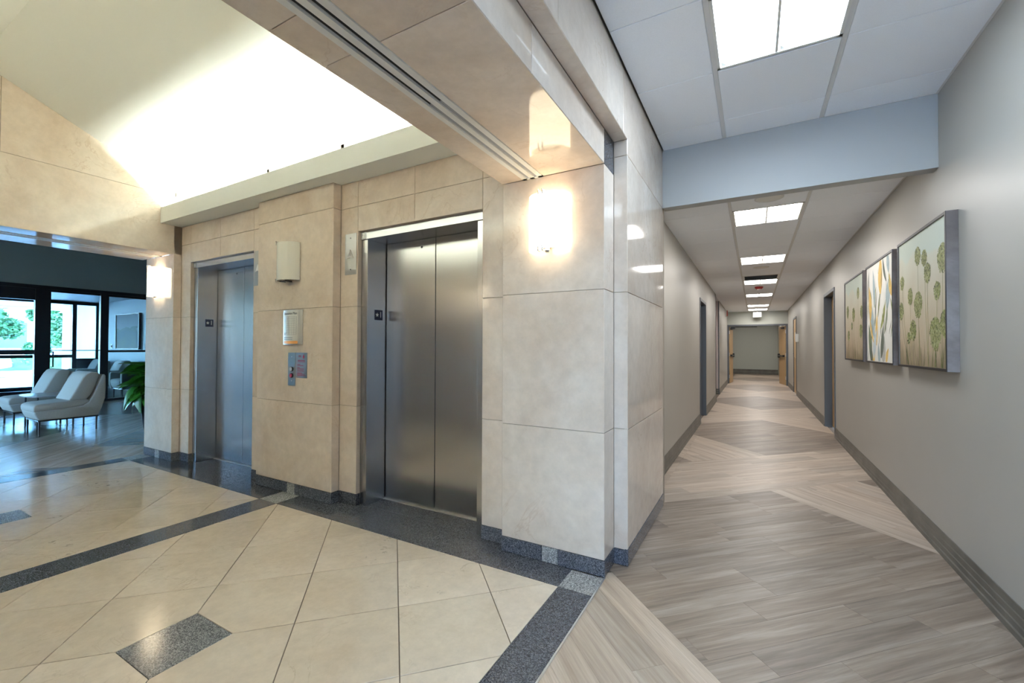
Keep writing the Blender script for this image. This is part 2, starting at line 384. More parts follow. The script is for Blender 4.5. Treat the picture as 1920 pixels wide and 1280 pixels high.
# cream marble tiles laid on the diagonal, grey granite insets
DX, DY = .3232, .3289
for (x0, x1, xc) in ((-3.378, -.913, -2.166), (-6.07, -3.607, -4.83)):
    ins = [(0, -2)]
    for i in range(-6, 7):
        for j in range(-8, 5):
            cx, cy = xc + i * DX, 1.59 + j * DY
            if (i + j) % 2 == 0:
                if (i, j) in ins: slab('granite_inset', 'granite_mid', rect(cx - .149, cx + .149, cy - .151, cy + .151), (0, 0, 0), X_, Y_, floor, .006, .001, .0006)
                continue
            p = [(cx + DX, cy), (cx, cy + DY), (cx - DX, cy), (cx, cy - DY)]
            for (a, b) in ins:
                if (a, b) == (i + 1, j): p = clip(p, 1, 0, cx + DX - .149)
                if (a, b) == (i - 1, j): p = clip(p, -1, 0, -(cx - DX + .149))
                if (a, b) == (i, j + 1): p = clip(p, 0, 1, cy + DY - .151)
                if (a, b) == (i, j - 1): p = clip(p, 0, -1, -(cy - DY + .151))
            p = cliprect(p, x0, x1, -.258, YB0)
            if len(p) >= 3 and abs(area2(p)) > 2e-4: slab('marble_tile', 'tile', p, (0, 0, .0005), X_, Y_, floor, .006, .0021, .001)
# metal strip between granite and planks
ms = G(); ms.box((XB - .001, -.46, -.004), (XB + .007, YP + .0, .0035), 'alu'); at(ms.build('edge_strip'), floor)
# planks: two sets of crossing pale bands on a dark field
R2 = math.sqrt(2); PER = 4.36; BW = 1.46
def st(s, t): return ((s - t) / R2, (s + t) / R2)               # s along +45 deg, t across
def planks(x0, x1, y0, y1, p0, q0):
    rng = random.Random(3); out = []
    def rows(a0, a1, n, horizontal, b0, b1, kind):
        w = (a1 - a0) / n
        for r in range(n):
            c0 = a0 + r * w; b = b0 - rng.random() * .914
            while b < b1:
                lo, hi = max(b, b0), min(b + .914, b1)
                if hi - lo > .01:
                    q = [(lo, c0), (hi, c0), (hi, c0 + w), (lo, c0 + w)] if horizontal else [(c0, lo), (c0 + w, lo), (c0 + w, hi), (c0, hi)]
                    p = cliprect([st(*k) for k in q], x0, x1, y0, y1)
                    if len(p) >= 3 and abs(area2(p)) > 4e-4: out.append((kind, p))
                b += .914
    smin, smax = (x0 + y0) / R2 - 1, (x1 + y1) / R2 + 1; tmin, tmax = (y0 - x1) / R2 - 1, (y1 - x0) / R2 + 1
    for k in range(-12, 12):
        ta, tb = (p0 + k * PER) / R2, (p0 + k * PER + BW) / R2
        if tb > tmin and ta < tmax: rows(ta, tb, 7, True, smin, smax, 'p')
        tc = (p0 + (k + 1) * PER) / R2
        if tc < tmin or tb > tmax: continue
        for l in range(-12, 14):
            sa, sb = (q0 + l * PER) / R2, (q0 + l * PER + BW) / R2; sc = (q0 + (l + 1) * PER) / R2
            if sb > smin and sa < smax: rows(sa, sb, 7, False, tb, tc, 'q')
            if sc > smin and sb < smax: rows(tb, tc, 14, True, sb, sc, 'd')
    return out
pk = planks(XB, XR + .02, -4.1, 25, 4.38, 4.62) + planks(XC - .03, XB, 2.53, 25, 4.38, 4.62)
pk.sort(key=lambda k: (sum(p[0] for p in k[1]) / len(k[1]) - .2) ** 2 + (sum(p[1] for p in k[1]) / len(k[1]) - 1.2) ** 2)
KM = {'p': 'plank_light_p', 'q': 'plank_light_q', 'd': 'plank_dark_p'}
for kind, p in pk[:290]: slab('plank', KM[kind], p, (0, 0, 0), X_, Y_, floor, .005, .0003, .0004)
far = {}
for kind, p in pk[290:]:
    g = far.setdefault(kind, G()); g.prism([tuple(a) for a in offs(p if area2(p) > 0 else p[::-1], .0004)], (0, 0, -.005), X_, Y_, .005, KM[kind])
for kind, g in far.items(): stuff(at(g.build('distant_planks'), floor))
lf = G(); lf.box((-17.9, -4.2, -.12), (-6.40, 5.7, -.006), 'grout'); lounge_floor = struct(lf.build('floor'))
far = {}
for kind, p in planks(-13.2, -6.275, -4, 5.6, 8.02, -6.6):
    if min(x for x, y in p) > -6.3: continue
    mt = 'lounge_dark' if kind == 'd' else 'lounge_light'
    g = far.setdefault(mt, G()); g.prism([tuple(a) for a in offs(p if area2(p) > 0 else p[::-1], .0005)], (0, 0, -.005), X_, Y_, .005, mt)
for kind, g in far.items(): stuff(at(g.build('lounge_planks'), lounge_floor))
vf = G(); vf.box((-17.85, -4, -.006), (-13.2, 5.6, .0), 'lounge_dark'); at(vf.build('vestibule_flooring'), lounge_floor)

# ------------------------------------------------------------------ elevator wall and its mirror behind the camera
def segs(z0, z1, js): 
    zs = [z0] + [z for z in js if z0 + .02 < z < z1 - .02] + [z1]
    return list(zip(zs, zs[1:]))
def facade(root, mir):
    def fy(y): return 2 * YM - y if mir else y
    def front(x0, x1, z0, z1, y, js=JZ, base=True):
        for a, b in segs(max(z0, .093) if base else z0, z1, js):
            if mir: slab('stone_panel', 'stone', rect(-x1, -x0, a, b), (0, fy(y), 0), NX, Z_, root)
            else: slab('stone_panel', 'stone', rect(x0, x1, a, b), (0, y, 0), X_, Z_, root)
    def side(x, y0, y1, z0, z1, sgn, js=JZ, mat='stone', nm='stone_panel'):
        a, b = sorted((fy(y0), fy(y1)))
        for p, q in segs(z0, z1, js):
            if sgn > 0: slab(nm, mat, rect(a, b, p, q), (x, 0, 0), Y_, Z_, root)
            else: slab(nm, mat, rect(-b, -a, p, q), (x, 0, 0), NY, Z_, root)
    def bases(x0, x1, y, insert=None):
        xs = [(x0, x1, 'granite_base')] if insert is None else [(x0, insert - .052, 'granite_base'), (insert - .052, insert + .052, 'granite_light'), (insert + .052, x1, 'granite_base')]
        for a, b, m in xs:
            if mir: slab('base_stone', m, rect(-b, -a, 0.002, .093), (0, fy(y) + .003, 0), NX, Z_, root)
            else: slab('base_stone', m, rect(a, b, 0.002, .093), (0, y - .003, 0), X_, Z_, root)
    # pillars
    for x0, x1, top in ((XA, XB, ZB), (MP0, MP1, ZC), (XBL, XL, ZB)):
        front(x0, x1, 0, top, YP, JZ if top == ZC else JZ[:3]); bases(x0 - .003, x1 + .003, YP, (x0 + x1) / 2)
        for x, sg in ((x0, -1), (x1, 1)):
            if x == XB: continue
            if x == XBL: y1 = 5.6 if not mir else 2.6
            else: y1 = YE
            side(x, YP, y1, .093, ZC if x != XA else ZB, sg); side(x + sg * .003, YP - .003, y1, .002, .093, sg, [], 'granite_base', 'base_stone')
    # right flank of the pillar nearest the corridor
    side(XB, YP, 2.53, .093, ZB, 1); side(XB + .003, YP - .003, 2.53, .002, .093, 1, [], 'granite_base', 'base_stone')
    side(XB, YP, 2.53, ZB, 2.49, 1, [], 'granite', 'granite_block')
    front(XB, XO, 0, 2.49, 2.53); bases(XB, XO + .003, 2.53)
    # elevator surrounds
    for c, l, r in ((EL[0], MP1, XA), (EL[1], XL, MP0)):
        for a, b in ((l, c - SW), (c + SW, r)):
            front(a, b, 0, ZC, YE); bases(a, b, YE)
        for a, b in ((c - SW, c), (c, c + SW)): front(a, b, 2.195, ZC, YE, [2.398], False)
        side(c - SW, YE, YJ, .093, 2.195, 1); side(c + SW, YE, YJ, .093, 2.195, -1)
        side(c - SW + .003, YE - .003, YJ, .002, .093, 1, [], 'granite_base', 'base_stone'); side(c + SW - .003, YE - .003, YJ, .002, .093, -1, [], 'granite_base', 'base_stone')
        if mir: slab('stone_panel', 'stone', rect(c - SW, c + SW, -fy(YE), -fy(YJ)), (0, 0, 2.195), X_, NY, root)
        else: slab('stone_panel', 'stone', rect(c - SW, c + SW, -YJ, -YE), (0, 0, 2.195), X_, NY, root)
def backing(name, mir):
    g = G()
    def bx(x0, x1, y0, y1, z0, z1):
        a, b = sorted((2 * YM - y0, 2 * YM - y1)) if mir else (y0, y1)
        g.box((x0, a, z0), (x1, b, z1), 'jointing')
    e = .008
    for x0, x1, top in ((XA, XB, ZB), (MP0, MP1, ZC), (XBL, XL, ZB)):
        bx(x0 + e, x1 - e, YP + e, 2.56, 0, min(top, ZC + .01))
    bx(XL - .12, XL - e, YP + e, 2.56, ZB - .1, 2.99)
    for c, l, r in ((EL[0], MP1, XA), (EL[1], XL, MP0)):
        bx(l - .02, c - SW - e, YE + e, 2.9, 0, 2.99); bx(c + SW + e, r + .02, YE + e, 2.9, 0, 2.99); bx(c - SW - e, c + SW + e, YE + e, 2.9, 2.203, 2.99)
    bx(XB - .02, XO - e, 2.53 + e, 2.9, 0, 2.86)
    bx(XA - .02, XB - e, 2.4, 2.9, 0, 2.99); bx(MP0 - .02, MP1 + .02, YE + e, 2.9, 0, 2.99)
    return g
wall_back = struct(backing('wall_back', False).build('wall_back')); facade(wall_back, False)
wall_front = struct(backing('wall_front', True).build('wall_front')); facade(wall_front, True)

# beams (one each side of the lobby) with slot diffusers
def diffuser(x0, x1, z, label, black_from, black_to):
    t = thing('air_diffuser', label, 'air vent', ((x0 + x1) / 2, .95, z))
    w = x1 - x0; y0, y1 = YPm, YP - .002
    fr = G()
    e = [(x0, x0 + w * .2), (x0 + w * .38, x0 + w * .60), (x0 + w * .78, x1)]
    for a, b in e: fr.box((a, y0, z - .004), (b, y1, z + .008), 'white_metal')
    fr.box((x0, y1 - .02, z - .004), (x1, y1, z + .03), 'white_metal')
    at(fr.build('frame'), t)
    for i in (0, 1):
        a, b = e[i][1], e[i + 1][0]
        s = G(); s.box((a - .001, y0, z + .008), (b + .001, black_to, z + .03), 'dark_gap'); at(s.build('slot'), t)
        s = G(); s.box((a, black_to, z + .004), (b, y1, z + .02), 'table_top'); at(s.build('blanking_strip'), t)
    return t
SL = .4624; Z0 = 2.955
def vz(y): return Z0 + SL * (YE - y) if y > YM else Z0 + SL * (y - YEm)
beam = G()
beam.box((XA + .008, YPm, ZB + .075), (XB - .008, YP + .02, 3.7), 'jointing')
beam.box((XB - .02, YPm - .2, 2.498), (XO - .008, 2.56, 3.0), 'jointing')
wall_beam = struct(beam.build('wall_right'))
xd0, xd1 = -1.231, -1.099
for y0, y1 in ((YPm, .62), (.62, .832), (.832, 1.04), (1.04, YP)):
    slab('stone_panel', 'stone', rect(XA, xd0, -y1, -y0), (0, 0, ZB), X_, NY, wall_beam)
for y0, y1 in ((YPm, -.26), (-.26, 1.043), (1.043, YP)): slab('stone_panel', 'stone', rect(xd1, XB, -y1, -y0), (0, 0, ZB), X_, NY, wall_beam)
for y0, y1 in ((YPm, .137), (.137, 1.441), (1.441, YP)):
    slab('stone_panel', 'stone', rect(y0, y1, ZB, 2.49), (XB, 0, 0), Y_, Z_, wall_beam)
for y0, y1 in ((-.646, -.1), (-.1, 1.2), (1.2, 2.42), (2.42, 2.53)): slab('stone_panel', 'stone', rect(XB, XO, -y1, -y0), (0, 0, 2.49), X_, NY, wall_beam)
for y0, y1 in ((-2.6, -.646), (-.646, .5), (.5, 1.5), (1.5, 2.441)):
    if y0 < -.6: continue
    slab('stone_panel', 'stone', rect(y0, y1, 2.49, HI), (XO, 0, 0), Y_, Z_, wall_beam)
slab('stone_panel', 'stone', [(2.441, 2.49), (2.53, 2.49), (2.53, 2.396), (YH, 2.396), (YH, HI), (2.441, HI)], (XO, 0, 0), Y_, Z_, wall_beam)
for a, b in segs(.1, 2.396, [.79, 1.592]): slab('stone_panel', 'stone', rect(2.53, YH, a, b), (XO, 0, 0), Y_, Z_, wall_beam)
slab('base_stone', 'granite_base', rect(2.527, YH, .002, .1), (XO + .003, 0, 0), Y_, Z_, wall_beam)
sb = G(); sb.box((XO - .16, 2.55, 0), (XO - .008, 3.75, 3.0), 'jointing'); at(sb.build('masonry'), wall_beam)
# gable over the beam (lobby side)
def gable(x, sgn, root, z0, breaks):
    ys = sorted(set([YPm, YP] + breaks))
    for y0, y1 in zip(ys, ys[1:]):
        top = [(y1, vz(y1)), (y0, vz(y0))] if not (y0 < YM < y1) else [(y1, vz(y1)), (YM, vz(YM)), (y0, vz(y0))]
        p = [(y0, 2.929), (y1, 2.929)] + top
        if sgn > 0: slab('stone_panel', 'stone', p, (x, 0, 0), Y_, Z_, root)
        else: slab('stone_panel', 'stone', [(-a, b) for a, b in p], (x, 0, 0), NY, Z_, root)
    a, b = (YEm, YE)
    pr = rect(a, b, z0, 2.929)
    slab('stone_panel', 'stone', pr if sgn > 0 else [(-p, q) for p, q in pr], (x, 0, 0), Y_ if sgn > 0 else NY, Z_, root)
gable(XA, -1, wall_beam, ZB, [1.067])
lb = G(); lb.box((-6.352, YPm, ZB + .075), (XL - .008, YP + .02, 3.7), 'jointing'); wall_left = struct(lb.build('wall_left'))
gable(XL, 1, wall_left, ZB, [1.067])
xe0, xe1 = -6.02, -5.88
for y0, y1 in ((YPm, 1.0), (1.0, YP)):
    slab('stone_panel', 'stone', rect(-6.36, xe0, -y1, -y0), (0, 0, ZB), X_, NY, wall_left); slab('stone_panel', 'stone', rect(xe1, XL, -y1, -y0), (0, 0, ZB), X_, NY, wall_left)
slab('stone_panel', 'stone', rect(-YP, -YPm, ZB, 3.5), (-6.36, 0, 0), NY, Z_, wall_left)
diffuser(xd0, xd1, ZB, 'long twin slot air diffuser in the stone soffit above the lit sconce', 0, 1.425)
diffuser(xe0, xe1, ZB, 'narrow slot air diffuser in the polished stone soffit over the lounge opening', 0, 2.2)

# vault ceiling and coves
vc = G()
for x0, x1 in ((XL - .02, XA + .02),):
    ya, yb = YE + .1, YEm - .1
    pts = [(ya, vz(ya)), (YM, vz(YM)), (yb, vz(yb)), (yb, vz(yb) + .1), (YM, vz(YM) + .1), (ya, vz(ya) + .1)]
    vc.prism(pts, (x0, 0, 0), Y_, Z_, x1 - x0, 'vault')
ceiling_vault = struct(vc.build('ceiling_vault'))
for mir in (False, True):
    f = (lambda y: 2 * YM - y) if mir else (lambda y: y)
    g = G()
    def bx(y0, y1, z0, z1, m):
        a, b = sorted((f(y0), f(y1))); g.box((XL - .055 if not mir else XL, a, z0), (XA, b, z1), m)
    bx(2.24, YE + .005, ZC, ZC + .03, 'vault'); bx(2.215, 2.24, ZC, ZF, 'vault')
    cove = struct(g.build('trim_1' if not mir else 'trim_2'))
    t = G(); t.tube([(XL + .05, f(2.335), ZC + .07), (XA - .05, f(2.335), ZC + .07)], .016, 'cove_tube', 8); at(t.build('light_tube'), cove)

# ------------------------------------------------------------------ elevators
def star(c, r, r2): return [(c[0] + (r if k % 2 == 0 else r2) * math.sin(PI * k / 5), c[1] + (r if k % 2 == 0 else r2) * math.cos(PI * k / 5)) for k in range(10)]
def elevator(c, mir, label, num):
    t = thing('elevator', label, 'elevator', (c, 2 * YM - YD if mir else YD, 0))
    f = (lambda y: 2 * YM - y) if mir else (lambda y: y)
    def B(name, x0, x1, y0, y1, z0, z1, m, bv=.002):
        a, b = sorted((f(y0), f(y1))); g = G(); g.box((x0, a, z0), (x1, b, z1), m); return at(g.build(name, bevel=bv), t)
    B('jamb', c - SW + .002, c - JW, YJ, YD + .03, .003, 2.133, 'steel'); B('jamb', c + JW, c + SW - .002, YJ, YD + .03, .003, 2.133, 'steel')
    B('header', c - SW + .002, c + SW - .002, YJ - .01, YD + .03, 2.133, 2.193, 'steel')
    B('door_panel', c - JW + .008, c - .0035, YD, YD + .03, .008, 2.131, 'steel'); B('door_panel', c + .0035, c + JW - .008, YD, YD + .03, .008, 2.131, 'steel')
    B('sill', c - JW, c + JW, YD - .022, YD + .04, -.002, .006, 'alu', 0); B('shaft', c - JW - .02, c + JW + .02, YD + .04, YD + .06, 0, 2.18, 'dark_gap', 0)
    if mir: return
    g = G(); g.tube([(c - .142, YD - .0015, 2.069), (c - .142, YD + .001, 2.069)], .0095, 'black', 10); at(g.build('key_hole'), t)
    xj = c - JW
    g = G(); g.box((xj - .001, 2.538, 1.490), (xj + .003, 2.622, 1.573), 'navy'); fs = at(g.build('floor_sign'), t); fs['label'] = 'navy floor plate'
    g = G(); g.prism(star((2.563, 1.532), .019, .008), (xj + .003, 0, 0), Y_, Z_, .001, 'silver_print'); ss = g.build('star_mark'); ss.parent = fs
    tx = text('numeral', '1', .07, (xj + .0035, 2.600, 1.532), Y_, Z_, 'silver_print'); tx.parent = fs
    g = G(); g.box((c - SW + .004, YJ - .013, 2.138), (c - SW + .058, YJ - .009, 2.19), 'steel_plate'); pl = at(g.build('number_plate'), t)
    tx = text('numeral', num, .045, (c - SW + .03, YJ - .0135, 2.164), X_, Z_, 'paper'); tx.parent = pl
    for o in (ss, tx): pass
elevator(EL[0], False, 'wide brushed steel elevator doors right of the call panel, next to the lit sconce pillar', '2')
elevator(EL[1], False, 'farther steel elevator doors beside the lounge opening, partly hidden by the pillar', '1')

def lantern(c, label):
    x0, x1 = c - .742, c - .61
    t = thing('hall_lantern', label, 'indicator', ((x0 + x1) / 2, YE, 2.02))
    g = G(); g.box((x0, YE - .004, 1.853), (x1, YE - .0005, 2.187), 'steel_plate'); at(g.build('face_plate', bevel=.001), t)
    m = (x0 + x1) / 2
    g = G(); g.prism([(m - .036, 1.985), (m, 2.055), (m + .036, 1.985), (m, 1.992)], (0, YE - .004, 0), X_, Z_, .005, 'white_metal'); at(g.build('up_arrow'), t)
    for z in (1.895, 2.15):
        g = G(); g.tube([(m, YE - .004, z), (m, YE - .0065, z)], .006, 'leg_metal', 8); at(g.build('screw'), t)
lantern(EL[0], 'steel hall lantern plate with white up arrow, left of the nearer elevator')
def lantern2():
    x0, x1 = EL[1] + .61, EL[1] + .742
    t = thing('hall_lantern', 'narrowly seen steel lantern plate right of the farther elevator, against the middle pillar', 'indicator', ((x0 + x1) / 2, YE, 2.02))
    g = G(); g.box((x0, YE - .004, 1.853), (x1, YE - .0005, 2.187), 'steel_plate'); at(g.build('face_plate', bevel=.001), t); m = (x0 + x1) / 2
    g = G(); g.prism([(m - .036, 1.985), (m, 2.055), (m + .036, 1.985), (m, 1.992)], (0, YE - .004, 0), X_, Z_, .005, 'white_metal'); at(g.build('up_arrow'), t)
lantern2()

# ------------------------------------------------------------------ wall sconces
def sconce(cx, y, label, on, mir=False):
    t = thing('wall_sconce', label, 'wall lamp', (cx, y, 2.0), PI if mir else 0)
    a, d = .128, .098; z0, z1 = -.162, .162; g = G(); n = 20; vs = []; fs = []
    for z in (z0, z1):
        for rr in (0, .006):
            for k in range(n + 1):
                th = PI + PI * k / n; vs.append(((a - rr) * math.cos(th), -.006 + (d - rr) * math.sin(th), z))
    q = n + 1
    for k in range(n):
        fs += [(k, k + 1, 2 * q + k + 1, 2 * q + k), (q + k + 1, q + k, 3 * q + k, 3 * q + k + 1), (2 * q + k, 2 * q + k + 1, 3 * q + k + 1, 3 * q + k), (k + 1, k, q + k, q + k + 1)]
    g.add(vs, fs, 'opal_on' if on else 'opal_off'); g.build('glass_shade', t, smooth=False)
    b = G(); b.box((-.06, -.012, -.14), (.06, -.001, .14), 'white_metal'); b.build('back_plate', t)
    if on:
        b = G(); b.tube([(0, -.05, -.11), (0, -.05, .11)], .014, 'opal_core', 10); b.build('lamp_tube', t)
    for z, dz in ((z1, .014), (z0, -.014)):
        for x in (-.028, -.002) if on else (-.1, -.078):
            yy_ = -.006 - d * math.sqrt(max(0, 1 - (x / a) ** 2))
            b = G(); b.tube([(x, yy_ - .006, z - dz), (x, yy_ - .006, z + dz), (x, yy_ + .02, z + dz)], .005, 'chrome', 8); b.build('clip', t)
    b = G(); b.lathe([(.012, -.012), (.018, 0), (.012, .012)], (0, -.04, z0 - .004), 'chrome', 12, True); b.tube([(0, -.04, z0 - .004), (0, -.002, z0 + .02)], .008, 'chrome', 8); b.build('bracket', t)
    if not on:
        b = G(); b.box((-.05, -.075, z0 - .012), (.03, -.01, z0 - .002), 'leg_metal'); b.build('lamp_holder', t)
    return t
sconce((XA + XB) / 2, YP, 'lit white glass wall sconce on the near pillar beside the corridor', True)
sconce((MP0 + MP1) / 2 - .025, YP, 'unlit milky glass wall sconce above the posted plan, between the elevators', False)
sconce((XBL + XL) / 2, YP, 'small lit glass sconce on the far left pillar by the lounge', True)

# ------------------------------------------------------------------ call panel, notice, plan
def U3(o, t): return at(o, t)
cp = thing('call_panel', 'tall narrow steel elevator call panel with two round buttons, under the posted plan', 'button panel', (-3.49, YP, 1.075))
g = G(); g.box((-3.543, YP - .005, .932), (-3.441, YP - .0005, 1.218), 'steel_plate'); at(g.build('face_plate', bevel=.0015), cp)
for z, m, lb_ in ((1.075, 'silver_print', 'silver button'), (1.02, 'red_print', 'dark red button')):
    g = G(); g.tube([(-3.49, YP - .005, z), (-3.49, YP - .012, z)], .021, 'leg_metal', 20); r = at(g.build('button'), cp); r['label'] = lb_
    g = G(); g.tube([(-3.49, YP - .012, z), (-3.49, YP - .016, z)], .0165, m, 20); k = g.build('button_cap'); k.parent = r
for z in (1.182, .975):
    g = G(); g.tube([(-3.49, YP - .005, z), (-3.49, YP - .0065, z)], .007, 'paper', 8); at(g.build('screw'), cp)
en = thing('emergency_notice', 'blue-grey plate printed with a red flame and red lines, right of the call panel', 'sign', (-3.36, YP, 1.11))
g = G(); g.box((-3.434, YP - .004, 1.003), (-3.287, YP - .0005, 1.218), 'steel_plate'); at(g.build('plate', bevel=.001), en)
g = G(); g.prism([(-3.336, 1.168), (-3.344, 1.182), (-3.338, 1.193), (-3.332, 1.206), (-3.326, 1.193), (-3.320, 1.182), (-3.328, 1.168)], (0, YP - .004, 0), X_, Z_, .0006, 'red_print'); at(g.build('flame_mark'), en)
g = G()
for z, x0, x1, h in ((1.192, -3.40, -3.365, .006), (1.182, -3.40, -3.36, .005), (1.152, -3.408, -3.315, .007), (1.141, -3.408, -3.312, .006), (1.118, -3.413, -3.375, .005), (1.108, -3.413, -3.335, .005), (1.09, -3.413, -3.38, .005),
                     (1.08, -3.413, -3.325, .005), (1.07, -3.413, -3.33, .004), (1.06, -3.413, -3.325, .004), (1.044, -3.413, -3.35, .005), (1.034, -3.413, -3.315, .005), (1.024, -3.413, -3.305, .005)):
    x = x0
    rg = random.Random(int(z * 1000))
    while x < x1:
        w = rg.uniform(.008, .02); g.prism(rect(x, min(x + w, x1), z - h / 2, z + h / 2), (0, YP - .004, 0), X_, Z_, .0005, 'red_print'); x += w + .003
at(g.build('printed_lines'), en)
pn = thing('evacuation_plan', 'white curved evacuation plan holder with an orange bottom band, above the call panel', 'sign', (-3.48, YP, 1.436))
def bow(u): return -.006 - .022 * (1 - ((u + 3.48) / .131) ** 2)
def bowed(name, x0, x1, z0, z1, mat, lift=0, n=10):
    g = G(); vs = []; fs = []
    for i in range(n + 1):
        x = x0 + (x1 - x0) * i / n
        for z in (z0, z1): vs.append((x, YP + bow(x) - lift, z))
    for i in range(n): fs.append((2 * i, 2 * i + 2, 2 * i + 3, 2 * i + 1))
    g.add(vs, fs, mat); return g.build(name, smooth=True)
g = G(); vs = []; fs = []; n = 12
for x in [-3.611 + .263 * i / n for i in range(n + 1)]:
    for z in (1.288, 1.584): vs += [(x, YP + bow(x), z), (x, YP - .001, z)]
for i in range(n):
    a, b = 4 * i, 4 * i + 4; fs += [(a, b, b + 2, a + 2), (a, a + 1, b + 1, b), (a + 2, b + 2, b + 3, a + 3)]
fs += [(0, 2, 3, 1), (4 * n, 4 * n + 1, 4 * n + 3, 4 * n + 2)]
g.add(vs, fs, 'alu'); at(g.build('holder'), pn)
at(bowed('plan_sheet', -3.592, -3.388, 1.292, 1.580, 'paper', .001), pn); at(bowed('orange_band', -3.592, -3.392, 1.294, 1.318, 'orange', .002), pn)
tm = text('plan_heading', 'Evacuation Plan', .029, (-3.49, 0, 1.554), X_, Z_, 'ink')
for v in tm.data.vertices: v.co.y += YP + bow(v.co.x) - .0022
at(tm, pn)
g = G()
def bl(x0, x1, z0, z1, m): g.box((x0, YP + bow((x0 + x1) / 2) - .0022, z0), (x1, YP + bow((x0 + x1) / 2) - .001, z1), m)
for k in range(6): bl(-3.535 + k * .025, -3.5335 + k * .025, 1.37, 1.53, 'ink_pale')
for k in range(9): bl(-3.535, -3.41, 1.372 + k * .0195, 1.3732 + k * .0195, 'ink_pale')
for x0, x1, z in ((-3.585, -3.45, 1.347), (-3.585, -3.452, 1.332), (-3.58, -3.55, 1.375), (-3.58, -3.54, 1.385)):
    x = x0
    while x < x1: bl(x, min(x + .012, x1), z - .0028, z + .0028, 'ink_pale'); x += .0145
at(g.build('plan_drawing'), pn)

# ------------------------------------------------------------------ corridor shell
rw = G()
DR1 = (7.70, 8.66); DR2 = (14.12, 15.05)
for a, b in ((-4.2, DR1[0] - .05), (DR1[1] + .05, DR2[0] - .05), (DR2[1] + .05, 25)): rw.box((XR, a, 0), (XR + .15, b, 2.95), 'paint')
for a, b in (DR1, DR2): rw.box((XR, a - .05, 2.15), (XR + .15, b + .05, 2.95), 'paint')
wall_right = struct(rw.build('wall_corridor_right'))
lw = G(); DL = (8.0, 8.93)
for a, b in ((3.70, DL[0] - .05), (DL[1] + .05, 11.55)): lw.box((XC - .15, a, 0), (XC, b, 2.8), 'paint')
lw.box((XC - .15, DL[0] - .05, 2.13), (XC, DL[1] + .05, 2.8), 'paint'); lw.box((-1.0, 13.4, 0), (-.845, 17.55, 2.8), 'paint')
lw.box((-3.2, 13.25, 0), (-.845, 13.4, 2.8), 'paint_pink'); lw.box((-3.2, 11.4, 0), (XC, 11.55, 2.8), 'paint'); lw.box((-3.3, 11.4, 0), (-3.2, 13.4, 2.8), 'paint_pink')
wall_cl = struct(lw.build('wall_corridor_left'))
g = G(); g.box((-.862, 13.235, 0), (-.84, 13.255, LO), 'frame_grey'); at(g.build('corner_guard'), wall_cl)
ew = G(); YEND = 17.5
ew.box((-1.0, YEND, 2.06), (1.15, YEND + .15, 2.8), 'paint_end'); ew.box((-1.0, YEND, 0), (-.845, YEND + .15, 2.06), 'paint_end')
wall_end = struct(ew.build('wall_end'))
e2 = G(); e2.box((-2.5, 24.5, 0), (2.6, 24.65, 2.8), 'paint_end'); e2.box((-2.5, 17.7, 0), (-2.35, 24.6, 2.8), 'paint_end'); e2.box((2.45, 17.7, 0), (2.6, 24.6, 2.8), 'paint_end')
e2.box((-2.5, 17.6, 2.7), (2.6, 24.6, 2.8), 'ctile'); e2.box((XR + .14, 17.62, 0), (2.6, 17.7, 2.8), 'paint_end'); e2.box((-2.5, 17.62, 0), (-.95, 17.7, 2.8), 'paint_end')
e2.box((-2.4, 17.6, -.05), (-.8, 24.6, 0), 'plank_dark_p'); e2.box((1.02, 17.6, -.05), (2.5, 24.6, 0), 'plank_dark_p')
wall_hall = struct(e2.build('wall_hall'))
bh = G(); bh.box((-2.2, -4.2, 2.82), (1.2, -4.05, 2.95), 'paint'); bh.box((-2.3, -4.2, 0), (-2.2, -.98, 2.95), 'paint'); bh.box((-2.25, -1.1, 0), (XB, -1.03, 2.95), 'paint'); bh.box((-2.3, -4.2, 2.86), (XO, -.98, 2.95), 'paint'); bh.box((-2.2, -4.2, -.1), (XB, -.9, -.004), 'plank_dark_p'); struct(bh.build('wall_behind'))
g = G(); g.box((-2.2, -4.15, 2.72), (1.1, -4.05, 2.82), 'bronze'); w3 = struct(g.build('window_3'))
for x in (-2.2, -1.1, 0.0, 1.02):
    g = G(); g.box((x, -4.15, 0), (x + .06, -4.05, 2.72), 'bronze'); at(g.build('mullion'), w3)
g = G(); g.box((-2.2, -4.15, 0), (1.1, -4.05, .08), 'bronze'); at(g.build('sill_rail'), w3)
for x in (-2.14, -1.04, .06):
    g = G(); g.box((x, -4.11, .08), (x + 1.0, -4.1, 2.72), 'glass_dark'); at(g.build('pane'), w3)
# header between the high and low ceilings
hd = G(); hd.box((XO, YH, ZH), (XR, YH + .10, 2.95), 'paint_head'); hd.box((XC - .1, YH + .10, LO), (XR, YH + .16, 2.95), 'paint_head'); struct(hd.build('trim_3', bevel=.002))
for k, y in enumerate((19.5, 22.3)):  # unseen lamps added to brighten the dark hall beyond the doors
    t = thing('ceiling_light', ('added fill light in the hall just beyond the double doors', 'added fill light in the hall nearest its end wall')[k], 'ceiling light', (.1, y, 2.7))
    g = G(); g.box((-.3, -.3, -.02), (.3, .3, 0), 'white_metal'); g.build('housing', t); g = G(); g.box((-.28, -.28, -.024), (.28, .28, -.019), 'trof'); g.build('lens', t)
